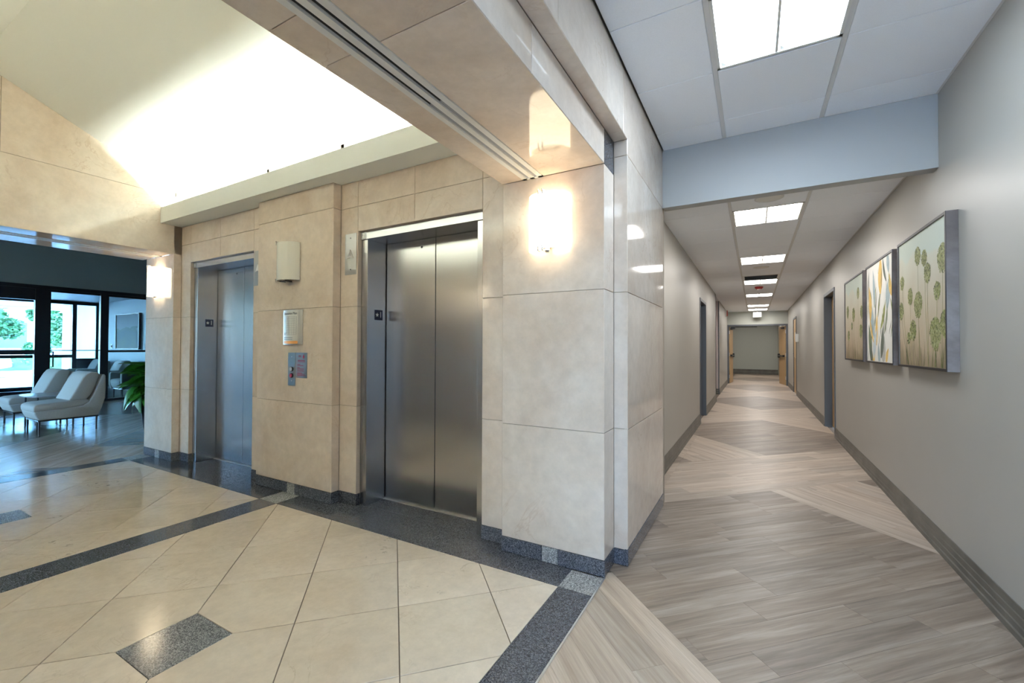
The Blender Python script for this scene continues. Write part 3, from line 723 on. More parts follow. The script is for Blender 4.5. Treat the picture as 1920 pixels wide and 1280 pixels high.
# baseboards: ribbed rubber profile
def baseboard(name, x, sgn, y0, y1, h=.14):
    pr = [(0, 0), (.018, 0), (.018, .028), (.013, .034), (.013, .062), (.009, .067), (.009, .098), (.006, .103), (.005, h), (0, h)]
    g = G(); g.prism([(sgn * a, b) for a, b in pr], (x, y0, 0), NX if False else X_, Z_, -(y1 - y0), 'base'); return struct(g.build(name))
baseboard('baseboard_right', XR, -1, -4, DR1[0] - .05); baseboard('baseboard_right', XR, -1, DR1[1] + .05, DR2[0] - .05); baseboard('baseboard_right', XR, -1, DR2[1] + .05, 17.49)
baseboard('baseboard_left', XC, 1, 3.66, DL[0] - .05, .165); baseboard('baseboard_left', XC, 1, DL[1] + .05, 11.55, .165); baseboard('baseboard_left', -.845, 1, 13.26, 17.49, .15)
g = G()
for z0, z1, d in ((0, .05, .016), (.055, .10, .012), (.105, .15, .008)): g.box((-3.0, 13.25 - d, z0), (-.862, 13.25, z1), 'base')
struct(g.build('baseboard_side'))
g = G()
for z0, z1, d in ((0, .12, .02), (.125, .24, .014)): g.box((-2.3, 24.5 - d, z0), (2.4, 24.5, z1), 'base')
struct(g.build('baseboard_end'))

# doors
def door_side(name, x, sgn, ya, yb, zt, leaf, recess, ground):
    """frame and leaf in a side wall; sgn: direction from the wall into the corridor"""
    fw = .05; g = G(); x0, x1 = sorted((x + sgn * .012, x - sgn * .15))
    root = G(); root.box((x0, ya - fw, zt), (x1, yb + fw, zt + fw), 'frame_grey')
    r = struct(root.build(name, bevel=.003))
    for a, b in ((ya - fw, ya), (yb, yb + fw)):
        g = G(); g.box((x0, a, 0), (x1, b, zt), 'frame_grey'); at(g.build('jamb', bevel=.003), r)
    l0, l1 = sorted((x - sgn * recess, x - sgn * (recess + .045)))
    return r, l0, l1
r, a, b = door_side('door_1', XR, -1, DR1[0], DR1[1], 2.10, 'maple', .09, 0)
g = G(); g.box((a, DR1[0] + .003, .008), (b, DR1[1] - .003, 2.097), 'maple'); lf_ = at(g.build('door_leaf'), r)
g = G(); g.tube([(XR + .085, DR1[0] + .08, 1.0), (XR + .03, DR1[0] + .08, 1.0), (XR + .03, DR1[0] + .2, 1.0)], .009, 'chrome'); o = g.build('handle'); o.parent = lf_
r, a, b = door_side('door_2', XR, -1, DR2[0], DR2[1], 2.10, 'maple', .004, 0)
for z0, z1 in ((.008, .998), (1.006, 2.097)):
    g = G(); g.box((a, DR2[0] + .003, z0), (b, DR2[1] - .003, z1), 'maple'); at(g.build('door_leaf'), r)
for z in (.35, 1.2, 1.8):
    g = G(); g.tube([(XR - .012, DR2[1] + .02, z - .06), (XR - .012, DR2[1] + .02, z + .06)], .014, 'alu', 8); at(g.build('hinge'), r)
g = G(); g.box((XR - .006, DR2[0] + .2, 1.5), (XR + .004, DR2[0] + .42, 1.72), 'paper'); at(g.build('posted_notice'), r)
r, a, b = door_side('door_3', XC, 1, DL[0], DL[1], 2.08, 'frame_grey', .10, 0)
g = G(); g.box((a, DL[0] + .003, .008), (b, DL[1] - .003, 2.077), 'frame_grey'); at(g.build('door_leaf'), r)
# double doors at the end, both leaves open into the hall beyond
g = G(); g.box((-.845, YEND - .015, 2.06), (XR, YEND + .16, 2.115), 'frame_grey'); dd = struct(g.build('door_4'))
for x0, x1 in ((-.845, -.79), (XR - .055, XR)):
    g = G(); g.box((x0, YEND - .015, 0), (x1, YEND + .16, 2.06), 'frame_grey'); at(g.build('jamb'), dd)
def leaf(hx, ang, sgn, lbl):
    t = bpy.data.objects.new('door_leaf', None); C.objects.link(t); t.parent = dd; t.location = (hx, YEND + .12, 0); t.rotation_euler = (0, 0, ang); t.empty_display_size = .1
    w = .88
    g = G(); g.box((0, -.022, .008), (w, .022, 2.05), 'maple'); g.build('leaf_panel', t)
    s = sgn
    g = G(); g.box((.08, s * .05, .98), (w - .1, s * .085, 1.03), 'leg_metal'); g.box((w - .12, s * .022, .94), (w - .04, s * .08, 1.08), 'black'); g.box((.06, s * .022, .97), (.12, s * .08, 1.04), 'black'); g.build('panic_bar', t)
    g = G(); g.box((.08, s * .022, 1.95), (.34, s * .08, 2.01), 'black'); g.build('door_closer', t)
    for z in (.25, 1.05, 1.85):
        g = G(); g.tube([(-.012, -s * .0, z - .06), (-.012, -s * .0, z + .06)], .013, 'alu', 8); g.build('hinge', t)
leaf(-.785, math.radians(86), -1, ''); leaf(XR - .06, math.radians(99), 1, '')
g = G(); g.tube([(-.7, YEND + .1, 2.035), (.1, YEND + .1, 2.035)], .012, 'black', 8); g.box((-.74, YEND + .06, 1.96), (-.6, YEND + .13, 2.04), 'black'); at(g.build('closer_arm'), dd)

# ------------------------------------------------------------------ grid ceilings, troffers
XG0, XG1 = -.19, .415
def grid_ceiling(name, z, x0, x1, ys, skip, root_box):
    g = G(); g.box(*root_box, 'plenum'); root = struct(g.build(name))
    cols = [(x0, XG0), (XG0, XG1), (XG1, x1)]
    for i, (a, b) in enumerate(cols):
        for k, (p, q) in enumerate(zip(ys, ys[1:])):
            if i == 1 and any(abs(p - s) < .05 for s in skip): continue
            pad0 = .011 if i > 0 else .007; pad1 = .011 if i < 2 else .002
            slab('ceiling_tile', 'ctile', rect(a + pad0, b - pad1, -q, -p), (0, 0, z), X_, NY, root, .016, .0022, .0025)
    for x in (XG0, XG1):
        g = G(); g.box((x - .012, ys[0], z + .003), (x + .012, ys[-1], z + .012), 'tbar'); at(g.build('t_bar'), root)
    g = G(); g.box((x1 - .012, ys[0], z - .001), (x1, ys[-1], z + .002), 'tbar'); at(g.build('wall_angle'), root)
    return root
HT = [2.135 - .61 * k for k in (0, 4, 8)]
ys_hi = [YH, 3.355, 2.745] + [2.745 - .61 * k for k in range(1, 12)]; ys_hi = sorted(ys_hi)
hi_lights = [2.135, -.305, -2.745]
ceiling = grid_ceiling('ceiling', HI, XO, XR, ys_hi, hi_lights, ((XO - .05, -4.2, HI + .09), (XR + .1, YH + .05, HI + .14)))
lo_lights = [4.61, 7.05, 9.49, 11.93, 14.9, 16.4]
ys_lo = [3.805, 4.0] + [4.61 + .61 * k for k in range(0, 17)] + [14.9, 15.51, 16.4, 17.01, YEND]
ys_lo = sorted(y for y in set(round(y, 3) for y in ys_lo) if y in (14.9, 15.51, 16.4, 17.01, YEND) or y < 14.4)
clo = grid_ceiling('ceiling_corridor', LO, -.845, XR, ys_lo, lo_lights + [8.88], ((-3.3, YH + .1, LO + .09), (XR + .1, YEND + .05, LO + .14)))
g = G(); g.box((-3.2, 11.5, LO), (-.845, 13.3, LO + .02), 'ctile'); at(g.build('alcove_panel'), clo)
def troffer(y0, z, mat, label, first=None):
    t = thing('ceiling_light', label, 'ceiling light', ((XG0 + XG1) / 2, y0 + .305, z), 0, None)
    x0, x1, ya, yb = -.29, .29, -.293, .293
    g = G()
    for a, b, c, d in ((x0, x1, ya, ya + .016), (x0, x1, yb - .016, yb), (x0, x0 + .016, ya, yb), (x1 - .016, x1, ya, yb)): g.box((a, c, .0), (b, d, .085), 'white_metal')
    g.box((x0, ya, .08), (x1, yb, .088), 'white_metal'); g.build('housing', t)
    g = G(); g.box((-.006, ya + .016, .002), (.006, yb - .016, .06), 'white_metal'); g.build('divider', t)
    for s in (-1, 1):                                        # curved lens basket, one each side
        c = s * .142; n = 10; g = G(); vs = []; fs = []
        for k in range(n + 1):
            u = -1 + 2 * k / n; x = c + u * .125; zz = .012 + .045 * math.cos(u * PI / 2)
            for y in (ya + .05, yb - .05): vs.append((x, y, zz))
        for k in range(n): fs.append((2 * k, 2 * k + 1, 2 * k + 3, 2 * k + 2))
        g.add(vs, fs, mat); o = g.build('lens', t, smooth=True)
        for y, yy0 in ((ya + .05, ya + .016), (yb - .05, yb - .016)):
            g = G(); vs = []; fs = []
            for k in range(n + 1):
                u = -1 + 2 * k / n; x = c + u * .125; vs += [(x, y, .012 + .045 * math.cos(u * PI / 2)), (x, yy0, .008)]
            for k in range(n): fs.append((2 * k, 2 * k + 2, 2 * k + 3, 2 * k + 1))
            g.add(vs, fs, 'white_metal'); g.build('end_baffle', t)
    return t
troffer(2.135, HI, 'trof_near', 'large square troffer light in the high ceiling nearest the camera')
for y in hi_lights[1:]: troffer(y, HI, 'trof_near', 'unseen fill troffer in the high ceiling behind the camera at y %d' % y if False else ('unseen fill troffer just behind the camera' if y > -1 else 'unseen fill troffer farthest behind the camera'))  # rear troffers are added fill for the near bay, out of view
ordn = ['first corridor troffer light, just past the ceiling step', 'second corridor troffer light past the ceiling step', 'third corridor troffer light, next to the dark return grille', 'fourth corridor troffer light, beyond the red ceiling device',
        'fifth corridor troffer light, last but one before the double doors', 'farthest corridor troffer light, above the hanging exit sign']
for y, l in zip(lo_lights, ordn): troffer(y, LO, 'trof', l)
# return grille
t = thing('return_grille', 'dark return air grille in the corridor ceiling beside the third light', 'air vent', ((XG0 + XG1) / 2, 9.185, LO))
g = G()
for a, b, c, d in ((-.29, .29, -.29, -.26), (-.29, .29, .26, .29), (-.29, -.26, -.29, .29), (.26, .29, -.29, .29)): g.box((a, c, 0), (b, d, .02), 'white_metal')
g.build('frame', t)
for k in range(12):
    g = G(); y = -.25 + k * .045; g.add([(-.26, y, .004), (.26, y, .004), (.26, y + .03, .03), (-.26, y + .03, .03)], [(0, 1, 2, 3)], 'table_top'); g.build('louvre', t)
g = G(); g.box((-.27, -.27, .05), (.27, .27, .055), 'dark_gap'); g.build('duct', t)
def speaker(x, y, label):
    t = thing('ceiling_speaker', label, 'speaker', (x, y, LO)); g = G(); g.lathe([(.0, -.006), (.088, -.006), (.1, -.002), (.1, .002)], (0, 0, 0), 'white_metal', 28); g.build('grille', t)
    g = G(); g.lathe([(.1, -.004), (.112, -.003), (.112, .001), (.1, .001)], (0, 0, 0), 'tbar', 28); g.build('rim', t)
speaker(.119, 4.345, 'round white ceiling speaker just in front of the first corridor light'); speaker(.104, 8.01, 'round ceiling speaker between the second and third corridor lights')
t = thing('fire_strobe', 'small red ceiling alarm device between the third and fourth corridor lights', 'alarm', (.095, 10.525, LO))
g = G(); g.lathe([(.0, -.05), (.05, -.05), (.075, -.03), (.08, 0)], (0, 0, 0), 'red', 20); g.build('body', t); g = G(); g.box((-.03, -.03, -.06), (.03, .03, -.048), 'paper'); g.build('lens', t)
t = thing('exit_sign', 'small white lit exit sign hanging from the corridor ceiling near the double doors', 'sign', (.1, 17.25, LO))
g = G(); g.box((-.13, -.02, -.22), (.13, .02, -.04), 'paper'); g.build('housing', t); g = G(); g.box((-.12, -.0225, -.21), (.12, -.0195, -.05), 'exit_lit'); g.build('lit_face', t); g = G(); g.box((-.02, -.02, -.04), (.02, .02, 0), 'white_metal'); g.build('stem', t)
t = thing('flag_sign', 'small red and white sign jutting from the corridor left wall near the ceiling', 'sign', (-.845, 16.3, 2.55))
g = G(); g.box((0, -.01, -.2), (.07, .01, 0), 'paper'); g.build('plate', t); g = G(); g.box((.04, -.0115, -.2), (.071, -.0095, -.0), 'red'); g.build('red_band', t)
t = thing('room_sign', 'white square sign box on the corridor right wall beside the split maple door', 'sign', (XR, 13.55, 1.55))
g = G(); g.box((-.06, -.1, -.11), (0, .1, .1), 'paper'); g.build('box', t, bevel=.006); g = G(); g.box((-.062, -.07, -.05), (-.0595, .07, .05), 'tbar'); g.build('insert', t)

# ------------------------------------------------------------------ framed pictures on the right wall
XF = .956
def picture(name, label, y0, y1, z0, z1, paint):
    t = thing(name, label, 'picture', (XR, (y0 + y1) / 2, (z0 + z1) / 2))
    fw = .016
    for a, b, c, d in ((y0, y0 + fw, z0, z1), (y1 - fw, y1, z0, z1), (y0 + fw, y1 - fw, z0, z0 + fw), (y0 + fw, y1 - fw, z1 - fw, z1)):
        g = G(); g.box((XF + .002, a, c), (XR - .001, b, d), 'art_wood'); g.box((XF, a, c), (XF + .002, b, d), 'art_edge'); at(g.build('frame_rail'), t)
    g = G(); g.box((XF + .008, y0 + fw, z0 + fw), (XR - .004, y1 - fw, z1 - fw), paint); cv = at(g.build('canvas'), t)
    return t, cv
def canvas_mat(name, stops, axis=2, lo=-.45, hi=.45):
    m, tt, b = new_mat(name); tc = tt.nodes.new('ShaderNodeTexCoord'); sp = tt.nodes.new('ShaderNodeSeparateXYZ'); tt.links.new(tc.outputs['Generated'], sp.inputs[0])
    n = N(tt, 'ShaderNodeTexNoise', Scale=4.0, Detail=5.0); tt.links.new(tc.outputs['Generated'], n.inputs['Vector'])
    ad = N(tt, 'ShaderNodeMath', operation='MULTIPLY_ADD'); tt.links.new(n.outputs[0], ad.inputs[0]); ad.inputs[1].default_value = .3; tt.links.new(sp.outputs[2], ad.inputs[2])
    r = ramp(tt, ad.outputs[0], stops); tt.links.new(r.outputs[0], b.inputs['Base Color']); b.inputs['Roughness'].default_value = .6; return m
M['canvas_meadow'] = canvas_mat('canvas_meadow', [(.12, (.22, .16, .09)), (.3, (.46, .36, .24)), (.65, (.56, .49, .36)), (.95, (.60, .60, .49)), (1.15, (.55, .62, .54))])
M['canvas_white'] = canvas_mat('canvas_white', [(.0, (.66, .65, .60)), (1, (.75, .74, .69))])
for k, c in dict(ol=(.17, .19, .05), og=(.25, .27, .08), od=(.09, .10, .045), yel=(.68, .46, .13), grn=(.16, .20, .11), blu=(.33, .41, .43), gry=(.4, .4, .37), drk=(.1, .12, .09), sky=(.45, .52, .54), lt=(.40, .42, .2), mid=(.33, .32, .15)).items(): M['p_' + k] = plain('paint_' + k, c, .6, noise=.12, nscale=25)
def paint_umbels(t, cv, y0, y1, z0, z1, flowers, seed):
    # y grows away from the camera; picture-left is the far end
    rg = random.Random(seed); g = G(); h = G(); Wd, H = y1 - y0 - .036, z1 - z0 - .036
    def P(u, v): return (-(y1 - .018 - u * Wd), z0 + .018 + v * H)     # u from picture-left, v from the bottom
    xo = XF + .0075
    def quad(p, q, w0, w1, m, dst):
        d = Vector(q) - Vector(p); nn = Vector((-d.y, d.x)).normalized(); dst.flat([tuple(Vector(p) + nn * w0), tuple(Vector(p) - nn * w0), tuple(Vector(q) - nn * w1), tuple(Vector(q) + nn * w1)], (xo, 0, 0), NY, Z_, m)
    lim = (-(y1 - .019), -(y0 + .019), z0 + .019, z1 - .019); hf = h.flat
    def cf(pts, *a):
        q = cliprect([tuple(p) for p in (pts if area2(pts) > 0 else pts[::-1])], *lim)
        if len(q) > 2: hf(q, *a)
    h.flat = cf
    for (u, v, r, lean, m) in flowers:
        c = P(u, v); b = P(u + lean, -0.0 + .0)
        mid = P(u + lean * .35, v * .5)
        quad(b, mid, .0028, .0024, 'p_' + m, g); quad(mid, (c[0], c[1] - r * .4), .0024, .0018, 'p_' + m, g)
        h.flat([(c[0] + r * .93 * math.cos(q * PI / 9) * (1 + .12 * math.sin(q * 2.3)), c[1] + r * (1.0 if q < 9 else 1.1) * math.sin(q * PI / 9) * (.95 + .1 * math.sin(q * 3.1))) for q in range(18)], (xo - .00005, 0, 0), NY, Z_, 'p_mid')
        for _ in range(int(150 * min(1.6, r / .05))):
            a = rg.uniform(0, 2 * PI); k = math.sqrt(rg.random()); x, y = c[0] + r * k * math.cos(a), c[1] + r * (.95 if math.sin(a) > 0 else 1.15) * k * math.sin(a)
            s = rg.uniform(.003, .0085); mm = rg.choice(('p_' + m, 'p_og', 'p_ol', 'p_og', 'p_od', 'p_lt'))
            h.flat([(x + s * math.cos(q * 2 * PI / 5 + a), y + s * math.sin(q * 2 * PI / 5 + a)) for q in range(5)], (xo - .0004 * rg.random() - .0002, 0, 0), NY, Z_, mm)
        for _ in range(9):
            a = rg.uniform(.15 * PI, .85 * PI); quad((c[0], c[1] - r * 1.1), (c[0] + r * math.cos(a), c[1] + r * .7 * math.sin(a) - r * .2), .0012, .0008, 'p_' + m, h)
    for _ in range(26):
        u = rg.random(); b = P(u, 0); q = P(u + rg.uniform(-.05, .05), rg.uniform(.06, .28)); q = (max(-(y1 - .02), min(-(y0 + .02), q[0])), q[1]); quad(b, q, .003, .001, rg.choice(('p_ol', 'p_od')), g)
    at(g.build('painted_stems'), t); at(h.build('painted_flowers'), t)
A1 = (3.355, 4.31); A2 = (4.45, 5.39); A3 = (5.52, 6.53); AZ = (1.135, 2.055)
t, cv = picture('framed_picture', 'nearest framed canvas of green seed-head flowers, with weathered dark wood side', *A1, *AZ, 'canvas_meadow')
paint_umbels(t, cv, *A1, *AZ, [(.46, .84, .06, .02, 'ol'), (.60, .80, .05, .06, 'og'), (.08, .68, .05, .14, 'ol'), (.66, .68, .06, .01, 'ol'), (.94, .74, .085, -.03, 'ol'), (.28, .55, .055, .03, 'og'), (.46, .47, .085, .05, 'ol'),
    (.05, .45, .06, .17, 'od'), (.84, .53, .055, -.05, 'og'), (.34, .28, .07, .08, 'ol'), (.80, .24, .10, -.02, 'ol'), (.97, .30, .08, 0, 'ol'), (.24, .22, .04, .05, 'od')], 4)
t, cv = picture('framed_picture', 'middle framed canvas of loose yellow, grey and blue leaf strokes on white', *A2, *AZ, 'canvas_white')
g = G(); rg = random.Random(12); y0, y1 = A2; Wd, H = y1 - y0 - .036, AZ[1] - AZ[0] - .036
def stroke(u, v, L, w, ang, m, k):
    c = Vector((-(y1 - .018 - u * Wd), AZ[0] + .018 + v * H)); d = Vector((math.cos(ang), math.sin(ang))); nn = Vector((-d.y, d.x)); up, dn = [], []
    for i in range(9):
        s = i / 8; ww = w * math.sin(PI * min(1, .06 + s * .94)) * (1 - .35 * s); p = c + d * (L * (s - .5)) + nn * (.18 * L * math.sin(PI * s) * k)
        up.append(p + nn * ww); dn.append(p - nn * ww)
    pts = cliprect([tuple(p) for p in dn + up[::-1]], -(y1 - .02), -(y0 + .02), AZ[0] + .02, AZ[1] - .02)
    if len(pts) > 2: g.flat(pts, (XF + .0075 - .0001 * rg.random() - .0001, 0, 0), NY, Z_, m)
for q in ((.58, .86, .34, .085, 1.5, 'p_yel', .2), (.13, .62, .34, .07, 1.75, 'p_yel', -.3), (.42, .33, .30, .05, 1.45, 'p_yel', .2), (.92, .72, .2, .05, 1.9, 'p_yel', .3), (.86, .66, .3, .08, 1.2, 'p_blu', .3), (.30, .76, .34, .05, 1.7, 'p_blu', -.2),
          (.25, .45, .4, .075, 1.9, 'p_blu', .3), (.12, .2, .36, .07, 1.8, 'p_grn', -.3), (.35, .18, .3, .06, 1.1, 'p_sky', .3), (.62, .2, .3, .06, 1.3, 'p_drk', -.2), (.68, .12, .24, .08, 1.4, 'p_gry', .3), (.66, .46, .3, .035, .95, 'p_og', -.4),
          (.76, .42, .28, .03, 1.2, 'p_grn', -.4), (.55, .6, .3, .022, 1.1, 'p_ol', .4), (.4, .55, .34, .018, 1.35, 'p_drk', .3), (.2, .34, .3, .03, 2.1, 'p_yel', .3), (.08, .8, .3, .05, 1.4, 'p_gry', .2), (.72, .9, .26, .03, 2.0, 'p_drk', .4),
          (.85, .95, .2, .05, 1.7, 'p_blu', .2), (.5, .08, .2, .05, 1.8, 'p_blu', .2), (.3, .06, .2, .05, 1.2, 'p_yel', .2), (.8, .06, .16, .04, 1.0, 'p_yel', .4), (.18, .08, .22, .06, 1.9, 'p_drk', .2), (.36, .66, .2, .03, 1.2, 'p_og', .3)): stroke(*q)
for _ in range(34): stroke(rg.random(), rg.random() * .9, rg.uniform(.08, .2), rg.uniform(.004, .014), rg.uniform(.8, 2.2), rg.choice(('p_drk', 'p_grn', 'p_og', 'p_gry')), rg.uniform(-.5, .5))
at(g.build('painted_leaves'), t)
t, cv = picture('framed_picture', 'farthest framed canvas on the corridor wall, green flowers on tan', *A3, *AZ, 'canvas_meadow')
paint_umbels(t, cv, *A3, *AZ, [(.75, .8, .06, .02, 'og'), (.5, .56, .075, .03, 'ol'), (.15, .62, .07, .06, 'ol'), (.92, .56, .065, 0, 'ol'), (.2, .3, .06, .03, 'od'), (.4, .42, .04, .04, 'od'), (.88, .34, .07, -.02, 'ol')], 9)

# ------------------------------------------------------------------ lounge shell
XS = -13.245
def wallbox(name, *bs):
    g = G()
    for lo, hi in bs: g.box(lo, hi, 'paint_dark')
    return struct(g.build(name))
wallbox('wall_lounge', ((-13.4, 5.6, 0), (-6.2, 5.75, 3.6))); wallbox('wall_lounge', ((XBL + .012, YP + .02, ZB), (XBL + .1, 5.7, 3.6))); wallbox('wall_lounge', ((XBL + .012, 2.6, 0), (XBL + .1, 5.7, ZB)))
wallbox('wall_lounge', ((-13.4, -4.2, 2.6), (-6.2, -4.05, 3.6)), ((-13.4, -4.2, 0), (-6.2, -4.05, .12))); wallbox('wall_lounge', ((-6.36, -4.2, 0), (-6.28, -.7, 3.6)))
g = G(); g.box((-13.4, -4.2, 3.5), (-6.2, 5.75, 3.6), 'paint'); struct(g.build('ceiling_lounge'))
g = G(); g.box((XS - .12, -4.2, 2.56), (XS, 5.6, 3.6), 'paint_dark'); g.box((XS - .12, -4.2, 0), (XS, -1.2, 2.6), 'paint_dark'); struct(g.build('wall_storefront'))
# storefront between lounge and vestibule
def bars(root, X, lst, nm='mullion', d=.06):
    for y0, y1, z0, z1 in lst:
        g = G(); g.box((X - d, y0, z0), (X, y1, z1), 'bronze'); at(g.build(nm), root)
g = G(); g.box((XS - .09, -1.2, 2.49), (XS + .01, 5.6, 2.565), 'bronze'); w1 = struct(g.build('window_1'))
bars(w1, XS, [(-1.2, 5.6, 0, .05)], 'sill_rail', .09)
bars(w1, XS + .005, [(3.05, 3.285, 0, 2.5), (4.10, 4.245, 0, 2.5), (1.0, 1.15, 0, 2.5), (-1.2, -1.1, 0, 2.5)], 'mullion', .10)
bars(w1, XS - .01, [(1.15, 3.05, 2.245, 2.5), (1.15, 3.05, 1.095, 1.19), (1.15, 3.05, .05, .33), (2.05, 2.15, .05, 2.25)], 'door_rail')
bars(w1, XS - .01, [(3.285, 4.10, 2.44, 2.5), (3.285, 4.10, 1.165, 1.185), (3.285, 4.10, .05, .3)], 'door_rail')
bars(w1, XS - .01, [(4.245, 5.6, 1.13, 1.18), (4.245, 5.6, 2.44, 2.5)], 'transom')
g = G(); g.tube([(XS + .005, 3.30, 1.15), (XS + .06, 3.315, 1.15), (XS + .06, 3.315, .82), (XS + .005, 3.30, .82)], .013, 'bronze', 8); at(g.build('pull_handle'), w1)
for y0, y1 in ((-1.1, 1.0), (1.15, 2.05), (2.15, 3.05), (3.285, 4.10), (4.245, 5.6)):
    g = G(); g.box((XS - .045, y0, .05), (XS - .04, y1, 2.5), 'glass_blue'); at(g.build('pane'), w1)
g = G(); g.box((-13.3, -4.18, 2.52), (-6.3, -4.08, 2.6), 'bronze'); w4 = struct(g.build('window_4'))
for k in range(6):
    x = -13.25 + k * 1.38
    g = G(); g.box((x, -4.18, .12), (x + .07, -4.08, 2.52), 'bronze'); at(g.build('mullion'), w4)
    if k < 5:
        g = G(); g.box((x + .07, -4.14, .12), (x + 1.38, -4.135, 2.52), 'glass_dimmed'); at(g.build('pane'), w4)
        g = G(); g.box((x + .07, -4.17, .98), (x + 1.38, -4.09, 1.03), 'bronze'); at(g.build('transom'), w4)
# vestibule
XV = -17.85
g = G(); g.box((XV, 5.5, 0), (XS - .1, 5.65, 2.8), 'paint_vest'); struct(g.build('wall_vestibule'))
g = G(); g.box((XV, -1.35, 0), (XS - .1, -1.2, 2.8), 'paint_vest'); struct(g.build('wall_vestibule'))
g = G(); g.box((XV - .1, -1.35, 2.62), (XS - .1, 5.65, 2.8), 'paint_head'); struct(g.build('ceiling_vestibule'))
g = G(); g.box((XV - .1, -1.3, 2.52), (XV, 5.5, 2.62), 'bronze'); w2 = struct(g.build('window_2'))
bars(w2, XV, [(4.89, 4.985, 0, 2.52), (2.6, 2.75, 0, 2.52), (.6, .75, 0, 2.52), (-1.3, -1.2, 0, 2.52), (5.42, 5.5, 0, 2.52)], 'mullion')
bars(w2, XV, [(2.75, 4.89, .93, 1.02), (.75, 2.6, .93, 1.02), (2.75, 4.89, 0, .12), (-1.2, 2.6, 0, .12), (3.75, 3.85, .1, 2.52) if False else (4.985, 5.42, .85, .9)], 'transom')
g = G(); g.box((XV - .05, 4.985, 0), (XV - .02, 5.42, .86), 'car_grey'); at(g.build('solid_panel'), w2)
for y0, y1 in ((-1.2, .6), (.75, 2.6), (2.75, 4.89), (4.985, 5.42)):
    g = G(); g.box((XV - .035, y0, .1), (XV - .03, y1, 2.52), 'glass'); at(g.build('pane'), w2)
for x, y, l in ((-16.0, 3.6, 'round recessed downlight in the vestibule ceiling'),):
    t = thing('downlight', l, 'ceiling light', (x, y, 2.62)); g = G(); g.lathe([(.0, -.003), (.075, -.003)], (0, 0, 0), 'trof', 20); g.build('lens', t); g = G(); g.lathe([(.075, -.005), (.1, -.003), (.1, 0)], (0, 0, 0), 'white_metal', 20); g.build('trim_ring', t)
t = thing('framed_picture', 'pale landscape picture in a dark frame on the vestibule wall behind glass', 'picture', (-15.7, 5.5, 1.72))
px0, px1, pz0, pz1 = -.79, .74, -.53, .49
for a, b, c, d in ((px0, px0 + .02, pz0, pz1), (px1 - .02, px1, pz0, pz1), (px0, px1, pz0, pz0 + .02), (px0, px1, pz1 - .02, pz1)):
    g = G(); g.box((a, -.06, c), (b, -.001, d), 'art_edge'); g.build('frame_rail', t)
m_, tt, b_ = new_mat('pale_landscape'); tc = tt.nodes.new('ShaderNodeTexCoord'); n_ = N(tt, 'ShaderNodeTexNoise', Scale=3.5, Detail=7.0); tt.links.new(tc.outputs['Generated'], n_.inputs['Vector']); sp = tt.nodes.new('ShaderNodeSeparateXYZ'); tt.links.new(tc.outputs['Generated'], sp.inputs[0])
ad = N(tt, 'ShaderNodeMath', operation='MULTIPLY_ADD'); tt.links.new(n_.outputs[0], ad.inputs[0]); ad.inputs[1].default_value = .8; tt.links.new(sp.outputs[2], ad.inputs[2])
rr = ramp(tt, ad.outputs[0], [(.3, (.25, .26, .22)), (.55, (.2, .23, .17)), (.8, (.15, .2, .2)), (1.0, (.14, .2, .15)), (1.3, (.27, .29, .3))]); tt.links.new(rr.outputs[0], b_.inputs['Base Color']); b_.inputs['Roughness'].default_value = .75; M['landscape'] = m_
g = G(); g.box((px0 + .02, -.045, pz0 + .02), (px1 - .02, -.005, pz1 - .02), 'landscape'); g.build('print', t)
t = thing('wall_switch', 'small switch on the vestibule wall left of the pale picture', 'switch', (-16.9, 5.5, 1.27)); g = G(); g.box((-.05, -.012, -.06), (.05, 0, .06), 'paper'); g.build('plate', t); g = G(); g.box((-.02, -.03, -.03), (.03, -.012, .03), 'leg_metal'); g.build('knob', t)

# ------------------------------------------------------------------ lounge furniture
def chair_parts(t, arms):
    w = .285
    def ext(name, prof, x0, x1, mat, bv, segs=3):
        g = G(); g.prism(prof, (x0, 0, 0), Y_, Z_, x1 - x0, mat); o = g.build(name, t, bevel=bv, segs=segs); o.data.polygons.foreach_set('use_smooth', [True] * len(o.data.polygons)); return o
    shell = [(.05, .215), (.015, .29), (.0, .345), (.30, .36), (.52, .385), (.575, .43), (.62, .52), (.66, .64), (.695, .74), (.725, .825), (.752, .845), (.772, .81), (.775, .62), (.77, .47), (.735, .34), (.69, .215)]
    ext('shell', shell, -w, w, 'fabric', .022)
    ext('seat_cushion', [(.0, .33), (-.008, .40), (.012, .432), (.06, .448), (.30, .462), (.56, .474), (.60, .43), (.52, .38), (.30, .352), (.05, .338)], -w + .004, w - .004, 'fabric', .018)
    ext('back_cushion', [(.352, .468), (.40, .56), (.45, .68), (.505, .80), (.545, .858), (.60, .884), (.665, .872), (.70, .845), (.69, .79), (.652, .66), (.60, .53), (.545, .462)], -w + .004, w - .004, 'fabric', .02)
    g = G()
    for x in (-w + .02, w - .04): g.box((x, .05, .195), (x + .02, .70, .215), 'leg_metal')
    for y in (.05, .68): g.box((-w + .02, y, .195), (w - .02, y + .02, .215), 'leg_metal')
    g.build('base_frame', t)
    for x in (-w + .035, w - .035):
        for y in (.065, .675):
            g = G(); g.tube([(x, y, 0), (x, y, .2)], [.011, .013], 'leg_metal', 8); g.build('leg', t)
    if arms:
        for s in (-1, 1):
            a0, a1 = sorted((s * w, s * (w + .1)))
            ext('arm', [(.02, .2), (.0, .30), (.0, .58), (.03, .615), (.66, .615), (.72, .5), (.70, .2)], a0, a1, 'fabric', .025)
ch = thing('lounge_chair', 'pale grey armless lounge chair closest to the potted plant', 'chair', (-9.085, 2.03, 0), 0, None)
chair_parts(ch, False)
c2 = copy_tree(ch); c2.location = (-10.52, 2.09, 0); c2['label'] = 'pale grey armless lounge chair at the left edge, behind the side table'
